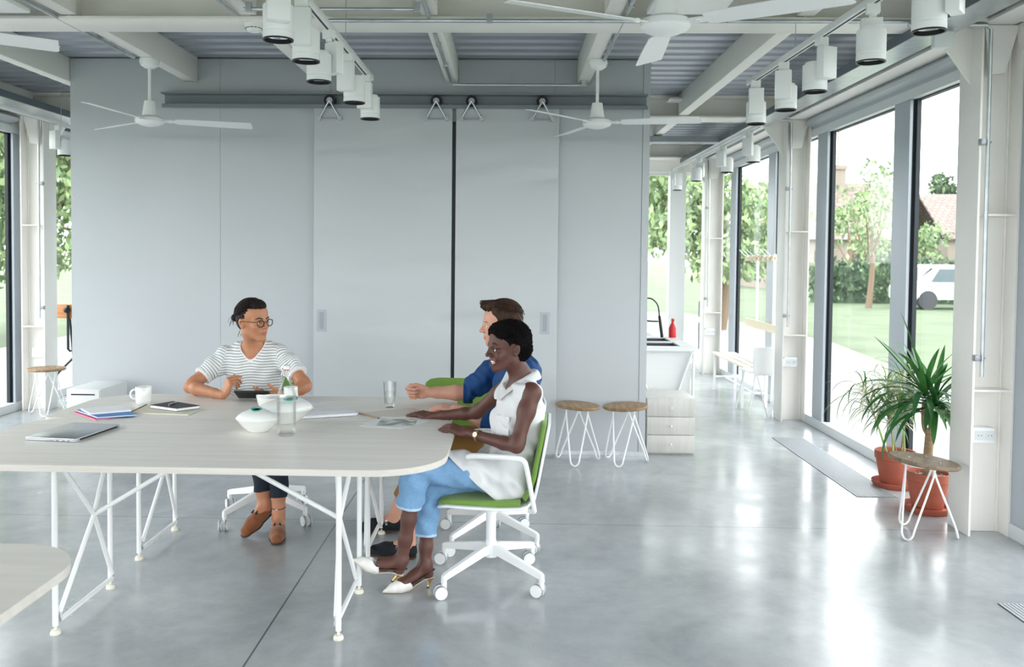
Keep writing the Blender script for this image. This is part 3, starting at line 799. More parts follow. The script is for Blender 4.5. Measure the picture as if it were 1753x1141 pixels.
# bench + coat rack + chair in the corridor
M_pale = wood_table('pale_pine', rgb(226, 208, 172), rgb(238, 226, 200), scale=(20, 2, 20))
r = empty('bench', (2.61, 10.0, 0), label='slatted bench of pale boards on a white frame along the right hand windows', cat='bench')
for k in range(3):
    g = MB(); g.box(-.14 + k * .1, -.06 + k * .1, -.72, .72, .43, .45, bev=.003); g.build('slat', M_ply if k else M_pale, r)
for x in (-.12, .13):
    for y in (-.64, .64):
        g = MB(); g.box(x - .012, x + .012, y - .012, y + .012, 0, .43); g.build('leg', M_tube, r, smooth=False)
g = MB(); g.box(-.008, .008, -.64, .64, .15, .166); g.box(-.12, .13, -.65, -.63, .15, .17); g.box(-.12, .13, .63, .65, .15, .17); g.box(-.13, .14, -.66, -.63, .41, .43); g.box(-.13, .14, .63, .66, .41, .43); g.build('stretcher', M_tube, r, smooth=False)
r = empty('coat_rack', (2.86, 9.85, 0), label='white coat rack posts with a row of pale wooden pegs before the corridor windows', cat='coat rack')
for y in (-.3, .35):
    g = MB(); g.box(-.014, .014, y - .014, y + .014, 0, 1.64); g.build('post', M_tube, r, smooth=False)
g = MB(); g.box(-.03, -.012, -.42, .72, 1.575, 1.61); g.build('rail', M_pale, r, smooth=False)
for k in range(7):
    y = -.38 + k * .17
    g = MB(); g.box(-.055, -.03, y - .03, y + .03, 1.56, 1.625, bev=.003); p_ = g.build('peg_block', M_pale, r)
    g = MB(); g.cyl((-.05, y, 1.6), (-.14, y, 1.69), .004, n=6); g.build('peg_rod', M_alu, p_)
g = MB(); g.box(-.03, -.014, -.5, .75, .79, .88); g.build('backboard', M_pale, r, smooth=False)
r = empty('folding_chair', (2.60, 9.12, 0), .15, 'white chair with a plain square back at the foot of the bench', 'chair')
g = MB(); g.prism(rounded(-.15, .15, .42, .69, (.03,) * 4, 4), -.006, .006, M=Matrix.Translation((0, -.17, 0)) @ Matrix.Rotation(PI / 2, 4, 'X')); g.build('backrest', M_shell, r)
g = MB(); g.prism(rounded(-.16, .16, -.15, .19, (.03,) * 4, 4), .425, .437); g.build('seat', M_shell, r)
for (a, b_) in (((-.11, -.15, .44), (-.2, -.2, 0)), ((.11, -.15, .44), (.2, -.2, 0)), ((-.11, .12, .43), (-.16, .22, 0)), ((.11, .12, .43), (.16, .22, 0)), ((-.1, -.15, .42), (-.02, -.24, 0)), ((.1, -.15, .42), (.02, -.24, 0))):
    g = MB(); g.cyl(a, b_, .008, n=8); g.build('leg', M_tube, r)
g = MB(); g.box(-.12, .12, -.165, -.155, .40, .46); g.build('back_support', M_tube, r, smooth=False)
# umbrella-like scoop hanging on the distant column: slim grey hanging tool
r = empty('hanging_brush', (2.58, 11.97, 0), label='slim grey brush with a round white head hanging on the distant column', cat='brush')
g = MB(); g.cyl((0, 0, .35), (0, 0, 1.0), .012, n=8); g.build('handle', M_greysteel, r)
g = MB(); g.cyl((0, -.02, .75), (0, 0, .75), .04, n=16); g.build('head', M_lampwhite, r)
# easel at the far left
r = empty('workbench_stand', (-4.74, 9.3, 0), label='dark metal stand with an orange wooden board, beyond the left edge of the grey box', cat='stand')
M_orange = wood_table('orange_wood', rgb(176, 112, 62), rgb(206, 144, 92), scale=(3, 3, 20))
g = MB(); g.box(-.16, .3, -.02, .0, .88, 1.03, bev=.002); g.build('board', M_orange, r)
g = MB(); g.tube([(.0, -.03, 1.02), (.0, -.03, .55), (.02, -.03, .53), (.06, -.03, .53), (.06, -.03, .14)], .014, n=8); g.tube([(.05, -.03, .45), (-.12, -.03, .28), (-.2, -.03, .0)], .012, n=8); g.tube([(.05, -.03, .35), (.3, -.03, 0)], .012, n=8); g.tube([(.0, .0, .95), (-.05, .25, 0)], .012, n=8)
g.build('frame', M_dark, r)
g = MB(); g.sphere((.0, -.05, .97), .035, 2); g.build('clamp_knob', M_black, r)

# ------------------------------------------------------------ floor grilles
M_grille = mat('grille_steel', rgb(166, 172, 176), .5, metal=.2)
def grille(x0, x1, y0, y1, label, m1=M_grille):
    r = empty('floor_grille', ((x0 + x1) / 2, (y0 + y1) / 2, 0), label=label, cat='floor grille')
    hx, hy = (x1 - x0) / 2, (y1 - y0) / 2
    g = MB(); g.box(-hx, hx, -hy, hy, .0006, .0016); g.build('pit_shade', M_dark, r, smooth=False)  # flat dark sheet coloured as the shade below the bars
    g = MB(); x = -hx + .004
    while x < hx: g.box(x, x + .0135, -hy, hy, .0016, .0042); x += .0185
    g.build('bars', m1, r, smooth=False)
grille(2.345, 2.62, 5.9, 7.82, 'long narrow metal floor grille along the right hand windows')
grille(2.285, 2.62, 1.9, 4.09, 'metal floor grille corner at the lower right edge')
grille(-4.72, -4.45, 5.9, 7.93, 'metal floor grille beside the left windows behind the table')

# ------------------------------------------------------------ potted plants
M_terra = mat('terracotta', rgb(164, 88, 68), .7, var=.12, vscale=9, bump=.05)
M_terra2 = mat('terracotta_saucer', rgb(158, 82, 62), .7, var=.1, vscale=9)
M_leaf = mat('leaf_green', rgb(64, 118, 56), .45, var=.35, vscale=6)
M_leaf2 = mat('leaf_dark', rgb(44, 96, 48), .42, var=.3, vscale=5)
M_leafpale = mat('leaf_pale', rgb(150, 172, 104), .5, var=.3, vscale=8)
M_leafwhite = mat('leaf_variegated', rgb(206, 206, 176), .5, var=.2, vscale=8)
M_trunk = mat('trunk_ringed', rgb(158, 134, 104), .8, bump=.6, bscale=60, stretch=(1, 1, 6), var=.2, vscale=20)
M_pebble = mat('pebbles', rgb(150, 140, 130), .7, var=.7, vscale=40, bump=.8, bscale=50)
M_soil = mat('soil', rgb(70, 56, 46), .9, bump=.5, bscale=60)
def pot(name, loc, label, R=.135, h=.235):
    r = empty(name, (*loc, 0), label=label, cat='potted plant')
    g = MB(); g.lathe([(0, .0), (R * 1.0, .0), (R * 1.12, .03), (R * 1.13, .042), (R * 1.08, .042), (R * 1.0, .012), (0, .012)], n=44); g.build('saucer', M_terra2, r)
    g = MB(); g.lathe([(0, .014), (R * .66, .014), (R * .70, .03), (R * .93, h * .78), (R * .95, h * .79), (R * .985, h * .80), (R, h), (R * .97, h + .004), (R * .9, h), (R * .86, h * .84), (0, h * .84)], n=44); g.build('pot', M_terra, r)
    return r
def room_for(az, L, lims):
    """shorten a leaf that would reach the glass, a post or the column"""
    for (dx, dy, lim) in lims:
        c = math.cos(az) * dx + math.sin(az) * dy
        if c > .05: L = min(L, lim / (c * .85))
    return L
def leaf(g, base, az, L, w, lift, droop, mi=0, n=9, twist=0.):
    """strap leaf: rises at `lift`, bends by `droop`"""
    d = Vector((math.cos(az), math.sin(az), 0)); s = Vector((-math.sin(az), math.cos(az), 0))
    p = Vector(base); ang = lift; prev = None; g.mi = mi
    for i in range(n + 1):
        t = i / n
        ww = w * (math.sin(PI * min(1, t * .85 + .14)) ** .7) * (1 if t < .97 else .2)
        if t == 1: ww = .0006
        ss = (s * math.cos(twist * t) + Vector((0, 0, 1)) * math.sin(twist * t)).normalized()
        up = d * -math.sin(ang) + Vector((0, 0, 1)) * math.cos(ang)
        a = g.b.verts.new(p - ss * ww + up * ww * .35); m_ = g.b.verts.new(p); c = g.b.verts.new(p + ss * ww + up * ww * .35)
        if prev:
            g._mi([g.b.faces.new((prev[0], a, m_, prev[1])), g.b.faces.new((prev[1], m_, c, prev[2]))])
        prev = (a, m_, c)
        p = p + (d * math.cos(ang) + Vector((0, 0, 1)) * math.sin(ang)) * (L / n)
        ang -= droop / n
rnd = random.Random(11)
P1 = pot('yucca_plant', (2.672, 5.60), 'green yucca with broad strap leaves in the near terracotta pot', R=.132, h=.25)
g = MB(); g.lathe([(0, .212), (.112, .212), (.1, .222), (0, .224)], n=24)
for k in range(60):
    a = rnd.uniform(0, 2 * PI); q = rnd.uniform(.02, .1); g.sphere((q * math.cos(a), q * math.sin(a), .224), rnd.uniform(.008, .013), 1, (1, 1, .6))
g.build('pebbles', M_pebble, P1)
g = MB(); g.tube([(0, 0, .2), (-.004, 0, .35), (.002, .0, .47), (.0, .0, .53)], .026, n=14, smooth=4, radii=[.034, .028, .027, .02]); g.build('trunk', M_trunk, P1)
g = MB(); g.tube([(0, 0, .49), (-.03, 0, .53), (-.04, 0, .62), (-.035, 0, .70)], .014, n=12, smooth=4, radii=[.02, .015, .013, .013]); g.build('branch', M_trunk, P1)
g = MB()
for (cx, cz, N, L0) in ((-.035, .68, 40, .47), (.03, .62, 38, .50)):
    for k in range(N):
        t = k / N; az = k * 2.399 + rnd.uniform(-.2, .2)
        lift = math.radians(80 - 95 * (1 - t) ** .8 + rnd.uniform(-8, 8)); lift = max(lift, math.radians(5)); L_ = room_for(az, L0 * rnd.uniform(.75, 1.1), ((1, 0, .21), (0, -1, .24)))
        leaf(g, (cx + .008 * math.cos(az), .008 * math.sin(az), cz + .1 * t), az, L_, rnd.uniform(.013, .021), lift, math.radians(rnd.uniform(70, 120) if t < .65 else rnd.uniform(5, 50)), rnd.choice((0, 1)), twist=rnd.uniform(-.3, .3))
g.build('leaves', [M_leaf, M_leaf2], P1, angle=80)
P2 = pot('dracaena_plant', (2.725, 6.2), 'thin leaved pale dracaena in the rear terracotta pot', R=.135, h=.25)
g = MB(); g.lathe([(0, .212), (.115, .212), (.1, .222), (0, .224)], n=24); g.build('soil', M_soil, P2)
stems = [((-.02, -.02, .2), (-.05, -.04, .5), (-.10, -.05, .78)), ((.04, .0, .2), (.05, -.02, .5), (.02, -.02, .80)), ((-.04, .02, .2), (-.15, -.05, .45), (-.27, -.08, .72)), ((.03, .03, .2), (-.02, .03, .4), (-.06, .02, .60)), ((.05, -.04, .2), (.0, -.1, .5), (-.05, -.12, .66))]
for st in stems:
    g = MB(); g.tube(st, .006, n=8, smooth=5, radii=[.009, .006, .004]); g.build('stem', M_leafpale if rnd.random() > .4 else M_trunk, P2)
g = MB()
for st in stems:
    a_, b2, c_ = [Vector(q) for q in st]
    for k in range(58):
        t = .35 + .65 * k / 58
        base = b2.lerp(c_, max(0, (t - .35) / .65)) if t > .35 else b2
        az = k * 2.399 + rnd.uniform(-.3, .3)
        leaf(g, base, az, room_for(az, rnd.uniform(.24, .42) * (.8 + .3 * t), ((1, 0, .16), (0, 1, .27), (0, -1, .4))), rnd.uniform(.004, .0065), math.radians(rnd.uniform(20, 70)), math.radians(rnd.uniform(70, 140)), rnd.choice((0, 0, 1, 2, 2)), n=7)
g.build('leaves', [M_leaf, M_leafpale, M_leafwhite], P2, angle=80)
# ------------------------------------------------------------ things on the table
def slab(px, z0, z1, name, m, label=None, cat=None, bev=.001, parent=None, group=None):
    """flat sheet or book whose four top corners were read off at height z1"""
    P = [FL(x, y, z1) for x, y in px]; c = sum(P, Vector()) / len(P)
    g = MB(); g.prism([(p.x - c.x, p.y - c.y) for p in P], z0 - z0, z1 - z0, bev=bev)
    o = g.build(name, m, None, loc=(c.x, c.y, z0))
    if label: tag(o, label, cat, group)
    return o
def box_on(name, c, sx, sy, rz, z0, h, m, label, cat, bev=.003):
    r = empty(name, (c[0], c[1], z0), rz, label, cat)
    return r
M_paper = mat('paper_white', rgb(238, 240, 242), .6)
M_blue = mat('cover_blue', rgb(38, 116, 186), .4)
M_pink = mat('cover_red', rgb(222, 52, 88), .45)
M_beige = mat('kraft_cream', rgb(216, 212, 192), .7)
M_kraft = mat('kraft_brown', rgb(168, 140, 104), .7)
M_bkblack = mat('book_black', rgb(36, 38, 42), .5)
M_lap = mat('laptop_aluminium', rgb(196, 199, 204), .3, metal=.85)
M_lapw = mat('laptop_white', rgb(232, 235, 240), .25)
M_ceramic = mat('white_ceramic', rgb(234, 236, 234), .18, coat=.4)
M_teal = mat('teal_glaze', rgb(74, 160, 148), .2, coat=.5)
M_hole = mat('vase_hole_shade', rgb(10, 14, 16), .5)
# closed silver laptop
r = empty('laptop', (-2.05, 4.06, ZT), math.radians(-7), 'closed silver laptop near the left edge of the near table', 'laptop')
g = MB(); g.prism(rounded(-.128, .128, -.178, .178, (.012,) * 4, 5), .002, .0085, bev=.0015); g.build('base', M_alu, r)
g = MB(); g.prism(rounded(-.128, .128, -.178, .178, (.012,) * 4, 5), .0095, .0155, bev=.0025); g.build('lid', M_lap, r)
g = MB(); g.box(.118, .1285, -.15, .15, .004, .012); g.build('hinge', M_black, r, smooth=False)
g = MB()
for x in (.03, .06, .085): g.box(x, x + .012, -.1788, -.1775, .004, .007)
g.box(-.02, .02, -.1788, -.1775, .0045, .0058); g.build('ports', M_black, r, smooth=False)
# closed white laptop
r = empty('laptop', (-.995, 4.655, ZT), math.radians(24), 'closed white laptop behind the glass bottle', 'laptop')
g = MB(); g.prism(rounded(-.165, .165, -.115, .115, (.01,) * 4, 5), .001, .008, bev=.0015); g.build('base', M_alu, r)
g = MB(); g.prism(rounded(-.165, .165, -.115, .115, (.01,) * 4, 5), .009, .015, bev=.002); g.build('lid', M_lapw, r)
# notebooks
def book(px, z0, z1, label, cover, name='notebook', cat='notebook', pages=True, spiral=None):
    P = [FL(x, y, z1) for x, y in px]; c = sum(P, Vector()) / 4
    r = empty(name, (c.x, c.y, z0), label=label, cat=cat)
    poly = [(p.x - c.x, p.y - c.y) for p in P]; t = z1 - z0
    ins = [(x * .985, y * .985) for x, y in poly]
    cv = min(.0025, t * .3)
    if pages:
        g = MB(); g.prism(ins, cv, t - cv); g.build('pages', M_paper, r, smooth=False)
    g = MB(); g.prism(poly, 0, cv); g.build('back_cover', cover, r, smooth=False)
    g = MB(); g.prism(poly, t - cv, t); g.build('front_cover', cover, r, smooth=False)
    if spiral is not None:
        i, j = spiral; a, b_ = Vector((*poly[i], 0)), Vector((*poly[j], 0)); n = 24
        g = MB()
        ax = (b_ - a).normalized(); nn = Vector((-ax.y, ax.x, 0))
        for k in range(1, n):
            p = a.lerp(b_, k / n)
            g.tube([p + nn * (.006 * math.cos(q)) + Vector((0, 0, t / 2 + .006 * math.sin(q))) for q in [2 * PI * m_ / 8 for m_ in range(8)]], .0008, n=5, closed=True)
        g.build('spiral', M_alu, r)
    return r
pad_red = book([(126, 704.5), (163, 717.5), (228, 709), (196, 697)], .7400, .7460, 'red covered pad at the bottom of the pile on the far table', M_pink)
pad_blue = book([(131, 701), (167, 713), (234, 708.5), (200, 695.5)], .7462, .7560, 'blue notebook between the red pad and the white spiral pad', M_blue)
pad_white = book([(138, 698), (153.6, 706.6), (225, 700.8), (208, 693)], .7562, .7650, 'white spiral pad on top of the blue notebook', M_paper, spiral=(0, 3))
folder = book([(224, 705.2), (322, 709), (344, 697.5), (251, 693)], .7400, .7455, 'cream folder lying under the black notebook', M_beige, name='folder', cat='folder')
g = MB(); a_, b_ = FL(224, 705, .746), FL(251, 692, .746); g.tube([a_, b_], .003, n=6); o = g.build('binding', M_black); o.parent = folder; o.location = -folder.location
bb = book([(257, 692.5), (302, 698.5), (342, 693.5), (296, 686)], .7457, .7640, 'black notebook with a pen on it, in front of the man in the striped T-shirt', M_bkblack)
r = empty('pen', (*FL(296, 690, .769).xy, .7645), math.radians(82), 'short metal pen lying on the black notebook', 'pen')
g = MB(); g.cyl((-.045, 0, .0042), (.03, 0, .0042), .004, n=12); g.build('barrel', M_chrome, r)
g = MB(); g.cyl((.03, 0, .0042), (.047, 0, .0038), .0036, .001, n=12); g.box(-.04, -.01, -.001, .001, .008, .0095); g.build('tip', M_alu, r)
# mugs
def mug(loc, rz, label, s=1.):
    r = empty('mug', loc, rz, label, 'mug', 'white mugs')
    g = MB(); g.lathe([(0, 0), (.036 * s, 0), (.041 * s, .006), (.0435 * s, .02), (.0445 * s, .094 * s), (.0435 * s, .0955 * s), (.0415 * s, .094 * s), (.0405 * s, .02), (.034 * s, .007), (0, .006)], n=40); g.build('body', M_ceramic, r)
    g = MB(); g.tube([(-.041 * s, 0, .078 * s), (-.06 * s, 0, .076 * s), (-.072 * s, 0, .055 * s), (-.066 * s, 0, .034 * s), (-.041 * s, 0, .024 * s)], .0055, n=10, smooth=5); g.build('handle', M_ceramic, r)
mug((-2.075, 4.905, ZT), .15, 'white mug with its handle to the left, behind the notebooks')
mug((-1.262, 5.02, ZT), 2.4, 'white mug half hidden behind the glass bottle', s=.92)
# vases
def vase(loc, label, R, h, shift=0., rz=0., name='vase', sy=0.):
    r = empty(name, (*loc, ZT), rz, label, 'vase')
    prof = [(0, 0), (.4 * R, 0), (.52 * R, .08 * h), (.8 * R, .32 * h), (.96 * R, .52 * h), (R, .585 * h), (.985 * R, .61 * h), (.88 * R, .72 * h), (.66 * R, .86 * h), (.42 * R, .95 * h), (.25 * R, h)]
    g = MB(); rings = []; n = 48
    for q, z in prof:
        sh = shift * max(0, (z / h - .5)) * 2; sv = sy * max(0, (z / h - .5)) * 2
        rings.append([g.b.verts.new((q * math.cos(2 * PI * i / n) * (1 + .06 * math.cos(4 * PI * i / n)) + sh, q * math.sin(2 * PI * i / n) * .93 + sv, z - .25 * max(0, z / h - .85) * q * -math.sin(2 * PI * i / n) * 6)) for i in range(n)])
    g.skin_rings(rings, True, False); g.build('body', M_ceramic, r, angle=60)
    T = Matrix.Translation((shift, sy, h)) @ Matrix.Rotation(.2, 4, 'X')
    g = MB(); g.lathe([(.27 * R, -.004), (.275 * R, .001), (.25 * R, .0035), (.20 * R, .002), (.17 * R, -.006)], n=32, M=T, cap0=False, cap1=False); lp = g.build('glazed_rim', M_teal, r)
    g = MB(); g.lathe([(.185 * R, -.001), (.1 * R, -.0035), (0, -.004)], n=24, M=T, cap0=False); g.build('opening', M_hole, lp)  # dark disc coloured as the shade inside the vase mouth
    return r
vase((-1.205, 4.165), 'smaller white lens shaped vase with a green glazed opening, left of the bottle', .100, .114, sy=-.028)
vase((-1.14, 4.385), 'larger white lens shaped vase with a teal opening, behind the bottle', .136, .132, shift=.045, sy=-.03)
r = empty('bowl', (-1.27, 4.66, ZT), .3, 'white ceramic bowl with a pointed lip, behind the larger vase', 'bowl')
g = MB(); n = 40; rings = []
for q, z in [(0, 0), (.03, 0), (.045, .01), (.068, .045), (.077, .088), (.074, .09), (.066, .048), (.04, .014), (0, .01)]:
    rings.append([g.b.verts.new((q * math.cos(2 * PI * i / n) * (1 + .12 * max(0, math.cos(2 * PI * i / n + PI)) ** 6), q * math.sin(2 * PI * i / n), z + (.012 * z / .1) * max(0, math.cos(2 * PI * i / n + PI)) ** 4)) for i in range(n)])
g.skin_rings(rings, True, True); g.build('body', M_ceramic, r, angle=60)
# clear glass
def clear_glass(name, edge=.5, base=.03, tint=(.988, .993, .991)):
    m = bpy.data.materials.new(name); m.use_nodes = True; nt = m.node_tree; nt.nodes.clear()
    out = nt.nodes.new('ShaderNodeOutputMaterial'); mix = nt.nodes.new('ShaderNodeMixShader')
    tr = nt.nodes.new('ShaderNodeBsdfTransparent'); gl = nt.nodes.new('ShaderNodeBsdfGlossy'); gl.inputs['Roughness'].default_value = .03
    lw = nt.nodes.new('ShaderNodeLayerWeight'); lw.inputs['Blend'].default_value = .35
    nt.links.new(ramp(lw.outputs['Facing'], [(.0, (*tint, 1)), (.8, (tint[0] * .95, tint[1] * .96, tint[2] * .955, 1)), (1., (.62, .67, .67, 1))], nt=nt), tr.inputs[0])
    mr = nt.nodes.new('ShaderNodeMath'); mr.operation = 'MULTIPLY_ADD'; mr.inputs[1].default_value = edge; mr.inputs[2].default_value = base
    nt.links.new(lw.outputs['Fresnel'], mr.inputs[0]); nt.links.new(mr.outputs[0], mix.inputs[0])
    nt.links.new(tr.outputs[0], mix.inputs[1]); nt.links.new(gl.outputs[0], mix.inputs[2]); nt.links.new(mix.outputs[0], out.inputs[0])
    return m
M_clear = clear_glass('clear_glass'); M_water = clear_glass('water', edge=.25, base=.01, tint=(.985, .992, .99))
r = empty('bottle', (-1.05, 4.095, ZT), label='tall clear glass swing-top bottle standing between the vases and the laptop', cat='bottle')
g = MB(); n = 64; rings = []
for q, z in [(.0, .004), (.036, .0), (.0435, .006), (.0450, .02), (.0445, .03), (.0450, .04), (.0450, .175), (.043, .195), (.037, .218), (.028, .24), (.0205, .258), (.0165, .275), (.0150, .29), (.0185, .292), (.0185, .302), (.0145, .304), (.0145, .31)]:
    fl = .0012 if .04 <= z <= .2 else 0
    rings.append([g.b.verts.new(((q - fl + fl * abs(math.cos(6 * PI * 2 * i / n / 1.0))) * math.cos(2 * PI * i / n), (q - fl + fl * abs(math.cos(6 * PI * 2 * i / n))) * math.sin(2 * PI * i / n), z)) for i in range(n)])
g.skin_rings(rings, True, False); g.build('body', M_clear, r, angle=70)
g = MB(); g.lathe([(.033, .009), (.040, .017), (.041, .03), (.041, .155), (0, .155)], n=40, cap0=False); g.build('water', M_water, r)
g = MB(); g.lathe([(.013, .306), (.015, .312), (.0165, .322), (.012, .33), (0, .332)], n=24); cp_ = g.build('stopper', M_ceramic, r)
g = MB(); g.lathe([(.0148, .3085), (.0152, .3115), (.0152, .315), (.0145, .317)], n=24, cap0=False, cap1=False); g.build('gasket', M_red, cp_)
g = MB(); g.tube([(-.019, 0, .297), (-.022, 0, .31), (-.017, 0, .326), (0, 0, .336), (.017, 0, .326), (.022, 0, .31), (.019, 0, .297)], .0011, n=6, smooth=4); g.tube([(.019, 0, .297), (.026, 0, .28), (.018, .012, .262)], .0011, n=6, smooth=3); g.tube([(-.019, 0, .297), (-.026, 0, .28), (-.018, .012, .262)], .0011, n=6, smooth=3); g.build('wire_bail', M_chrome, r)
r = empty('drinking_glass', (-.668, 4.89, ZT), label='clear ribbed drinking glass half full of water on the far table', cat='glass')
g = MB(); n = 48; rings = []
for q, z in [(0, 0), (.026, 0), (.028, .01), (.030, .03), (.0375, .145), (.0355, .145), (.0285, .03), (.025, .02), (0, .018)]:
    rings.append([g.b.verts.new(((q + (.0006 * math.cos(12 * 2 * PI * i / n) if .01 < z < .12 else 0)) * math.cos(2 * PI * i / n), q * math.sin(2 * PI * i / n), z)) for i in range(n)])
g.skin_rings(rings, True, True); g.build('body', M_clear, r, angle=60)
g = MB(); g.lathe([(.0245, .022), (.028, .032), (.0325, .088), (0, .088)], n=36, cap0=False); g.build('water', M_water, r)
# papers
M_print = bpy.data.materials.new('printed_photo_sheet'); M_print.use_nodes = True
nt = M_print.node_tree; b = nt.nodes['Principled BSDF']; tc = nt.nodes.new('ShaderNodeTexCoord')
pic = ramp(noise(2.6, 3, .5, tc.outputs['Generated'], nt=nt, dist=.8), [(.38, rgb(140, 148, 142)), (.46, rgb(188, 196, 190)), (.52, rgb(228, 232, 230)), (.62, rgb(158, 170, 160))], nt=nt)
sp_ = nt.nodes.new('ShaderNodeSeparateXYZ'); nt.links.new(tc.outputs['Generated'], sp_.inputs[0])
def between(sock, a, c):
    m1 = nt.nodes.new('ShaderNodeMath'); m1.operation = 'GREATER_THAN'; m1.inputs[1].default_value = a; nt.links.new(sock, m1.inputs[0])
    m2 = nt.nodes.new('ShaderNodeMath'); m2.operation = 'LESS_THAN'; m2.inputs[1].default_value = c; nt.links.new(sock, m2.inputs[0])
    m3 = nt.nodes.new('ShaderNodeMath'); m3.operation = 'MULTIPLY'; nt.links.new(m1.outputs[0], m3.inputs[0]); nt.links.new(m2.outputs[0], m3.inputs[1]); return m3.outputs[0]
mm = nt.nodes.new('ShaderNodeMath'); mm.operation = 'MULTIPLY'; nt.links.new(between(sp_.outputs[0], .24, .80), mm.inputs[0]); nt.links.new(between(sp_.outputs[1], .2, .8), mm.inputs[1])
nt.links.new(mixc(rgb(238, 240, 242), pic, mm.outputs[0], nt=nt), b.inputs['Base Color'])
slab([(615, 728.5), (686, 733), (737, 720), (655, 712)], .7402, .7412, 'printed_sheet', M_print, 'printed sheet with a grey picture lying before the woman\'s hands', 'sheet', bev=0)
M_sketch = bpy.data.materials.new('sketch_sheet'); M_sketch.use_nodes = True
nt = M_sketch.node_tree; b = nt.nodes['Principled BSDF']; tc = nt.nodes.new('ShaderNodeTexCoord'); mp = nt.nodes.new('ShaderNodeMapping'); mp.inputs['Scale'].default_value = (30, 14, 1); nt.links.new(tc.outputs['Generated'], mp.inputs[0])
nt.links.new(ramp(noise(1, 2, .5, mp.outputs[0], nt=nt), [(.36, rgb(150, 156, 166)), (.42, rgb(236, 238, 242))], nt=nt), b.inputs['Base Color'])
slab([(500, 686), (532, 692), (572, 687), (530, 679.5)], .7402, .7412, 'drawing_sheet', M_sketch, 'white sheet with small drawings beside the man\'s elbow', 'sheet', bev=0)
slab([(618, 706), (647, 715.5), (738, 708), (705, 697)], .7402, .7408, 'tracing_sheet', mat('tracing_paper', rgb(206, 198, 184), .35), 'thin tan sheet of tracing paper under the darker hand and the drinking glass', 'sheet', bev=0)
r = empty('pencil', (*FL(632, 711, .744).xy, .7405), math.atan2(4.562 - 4.705, -.676 + .812), 'thin brown pencil between the white laptop and the printed sheet', 'pencil')
g = MB(); g.cyl((-.095, 0, .0036), (.085, 0, .0036), .0034, n=6); g.build('shaft', M_kraft, r)
g = MB(); g.cyl((.085, 0, .0036), (.1, 0, .003), .0034, .0004, n=6); g.build('tip', M_black, r)
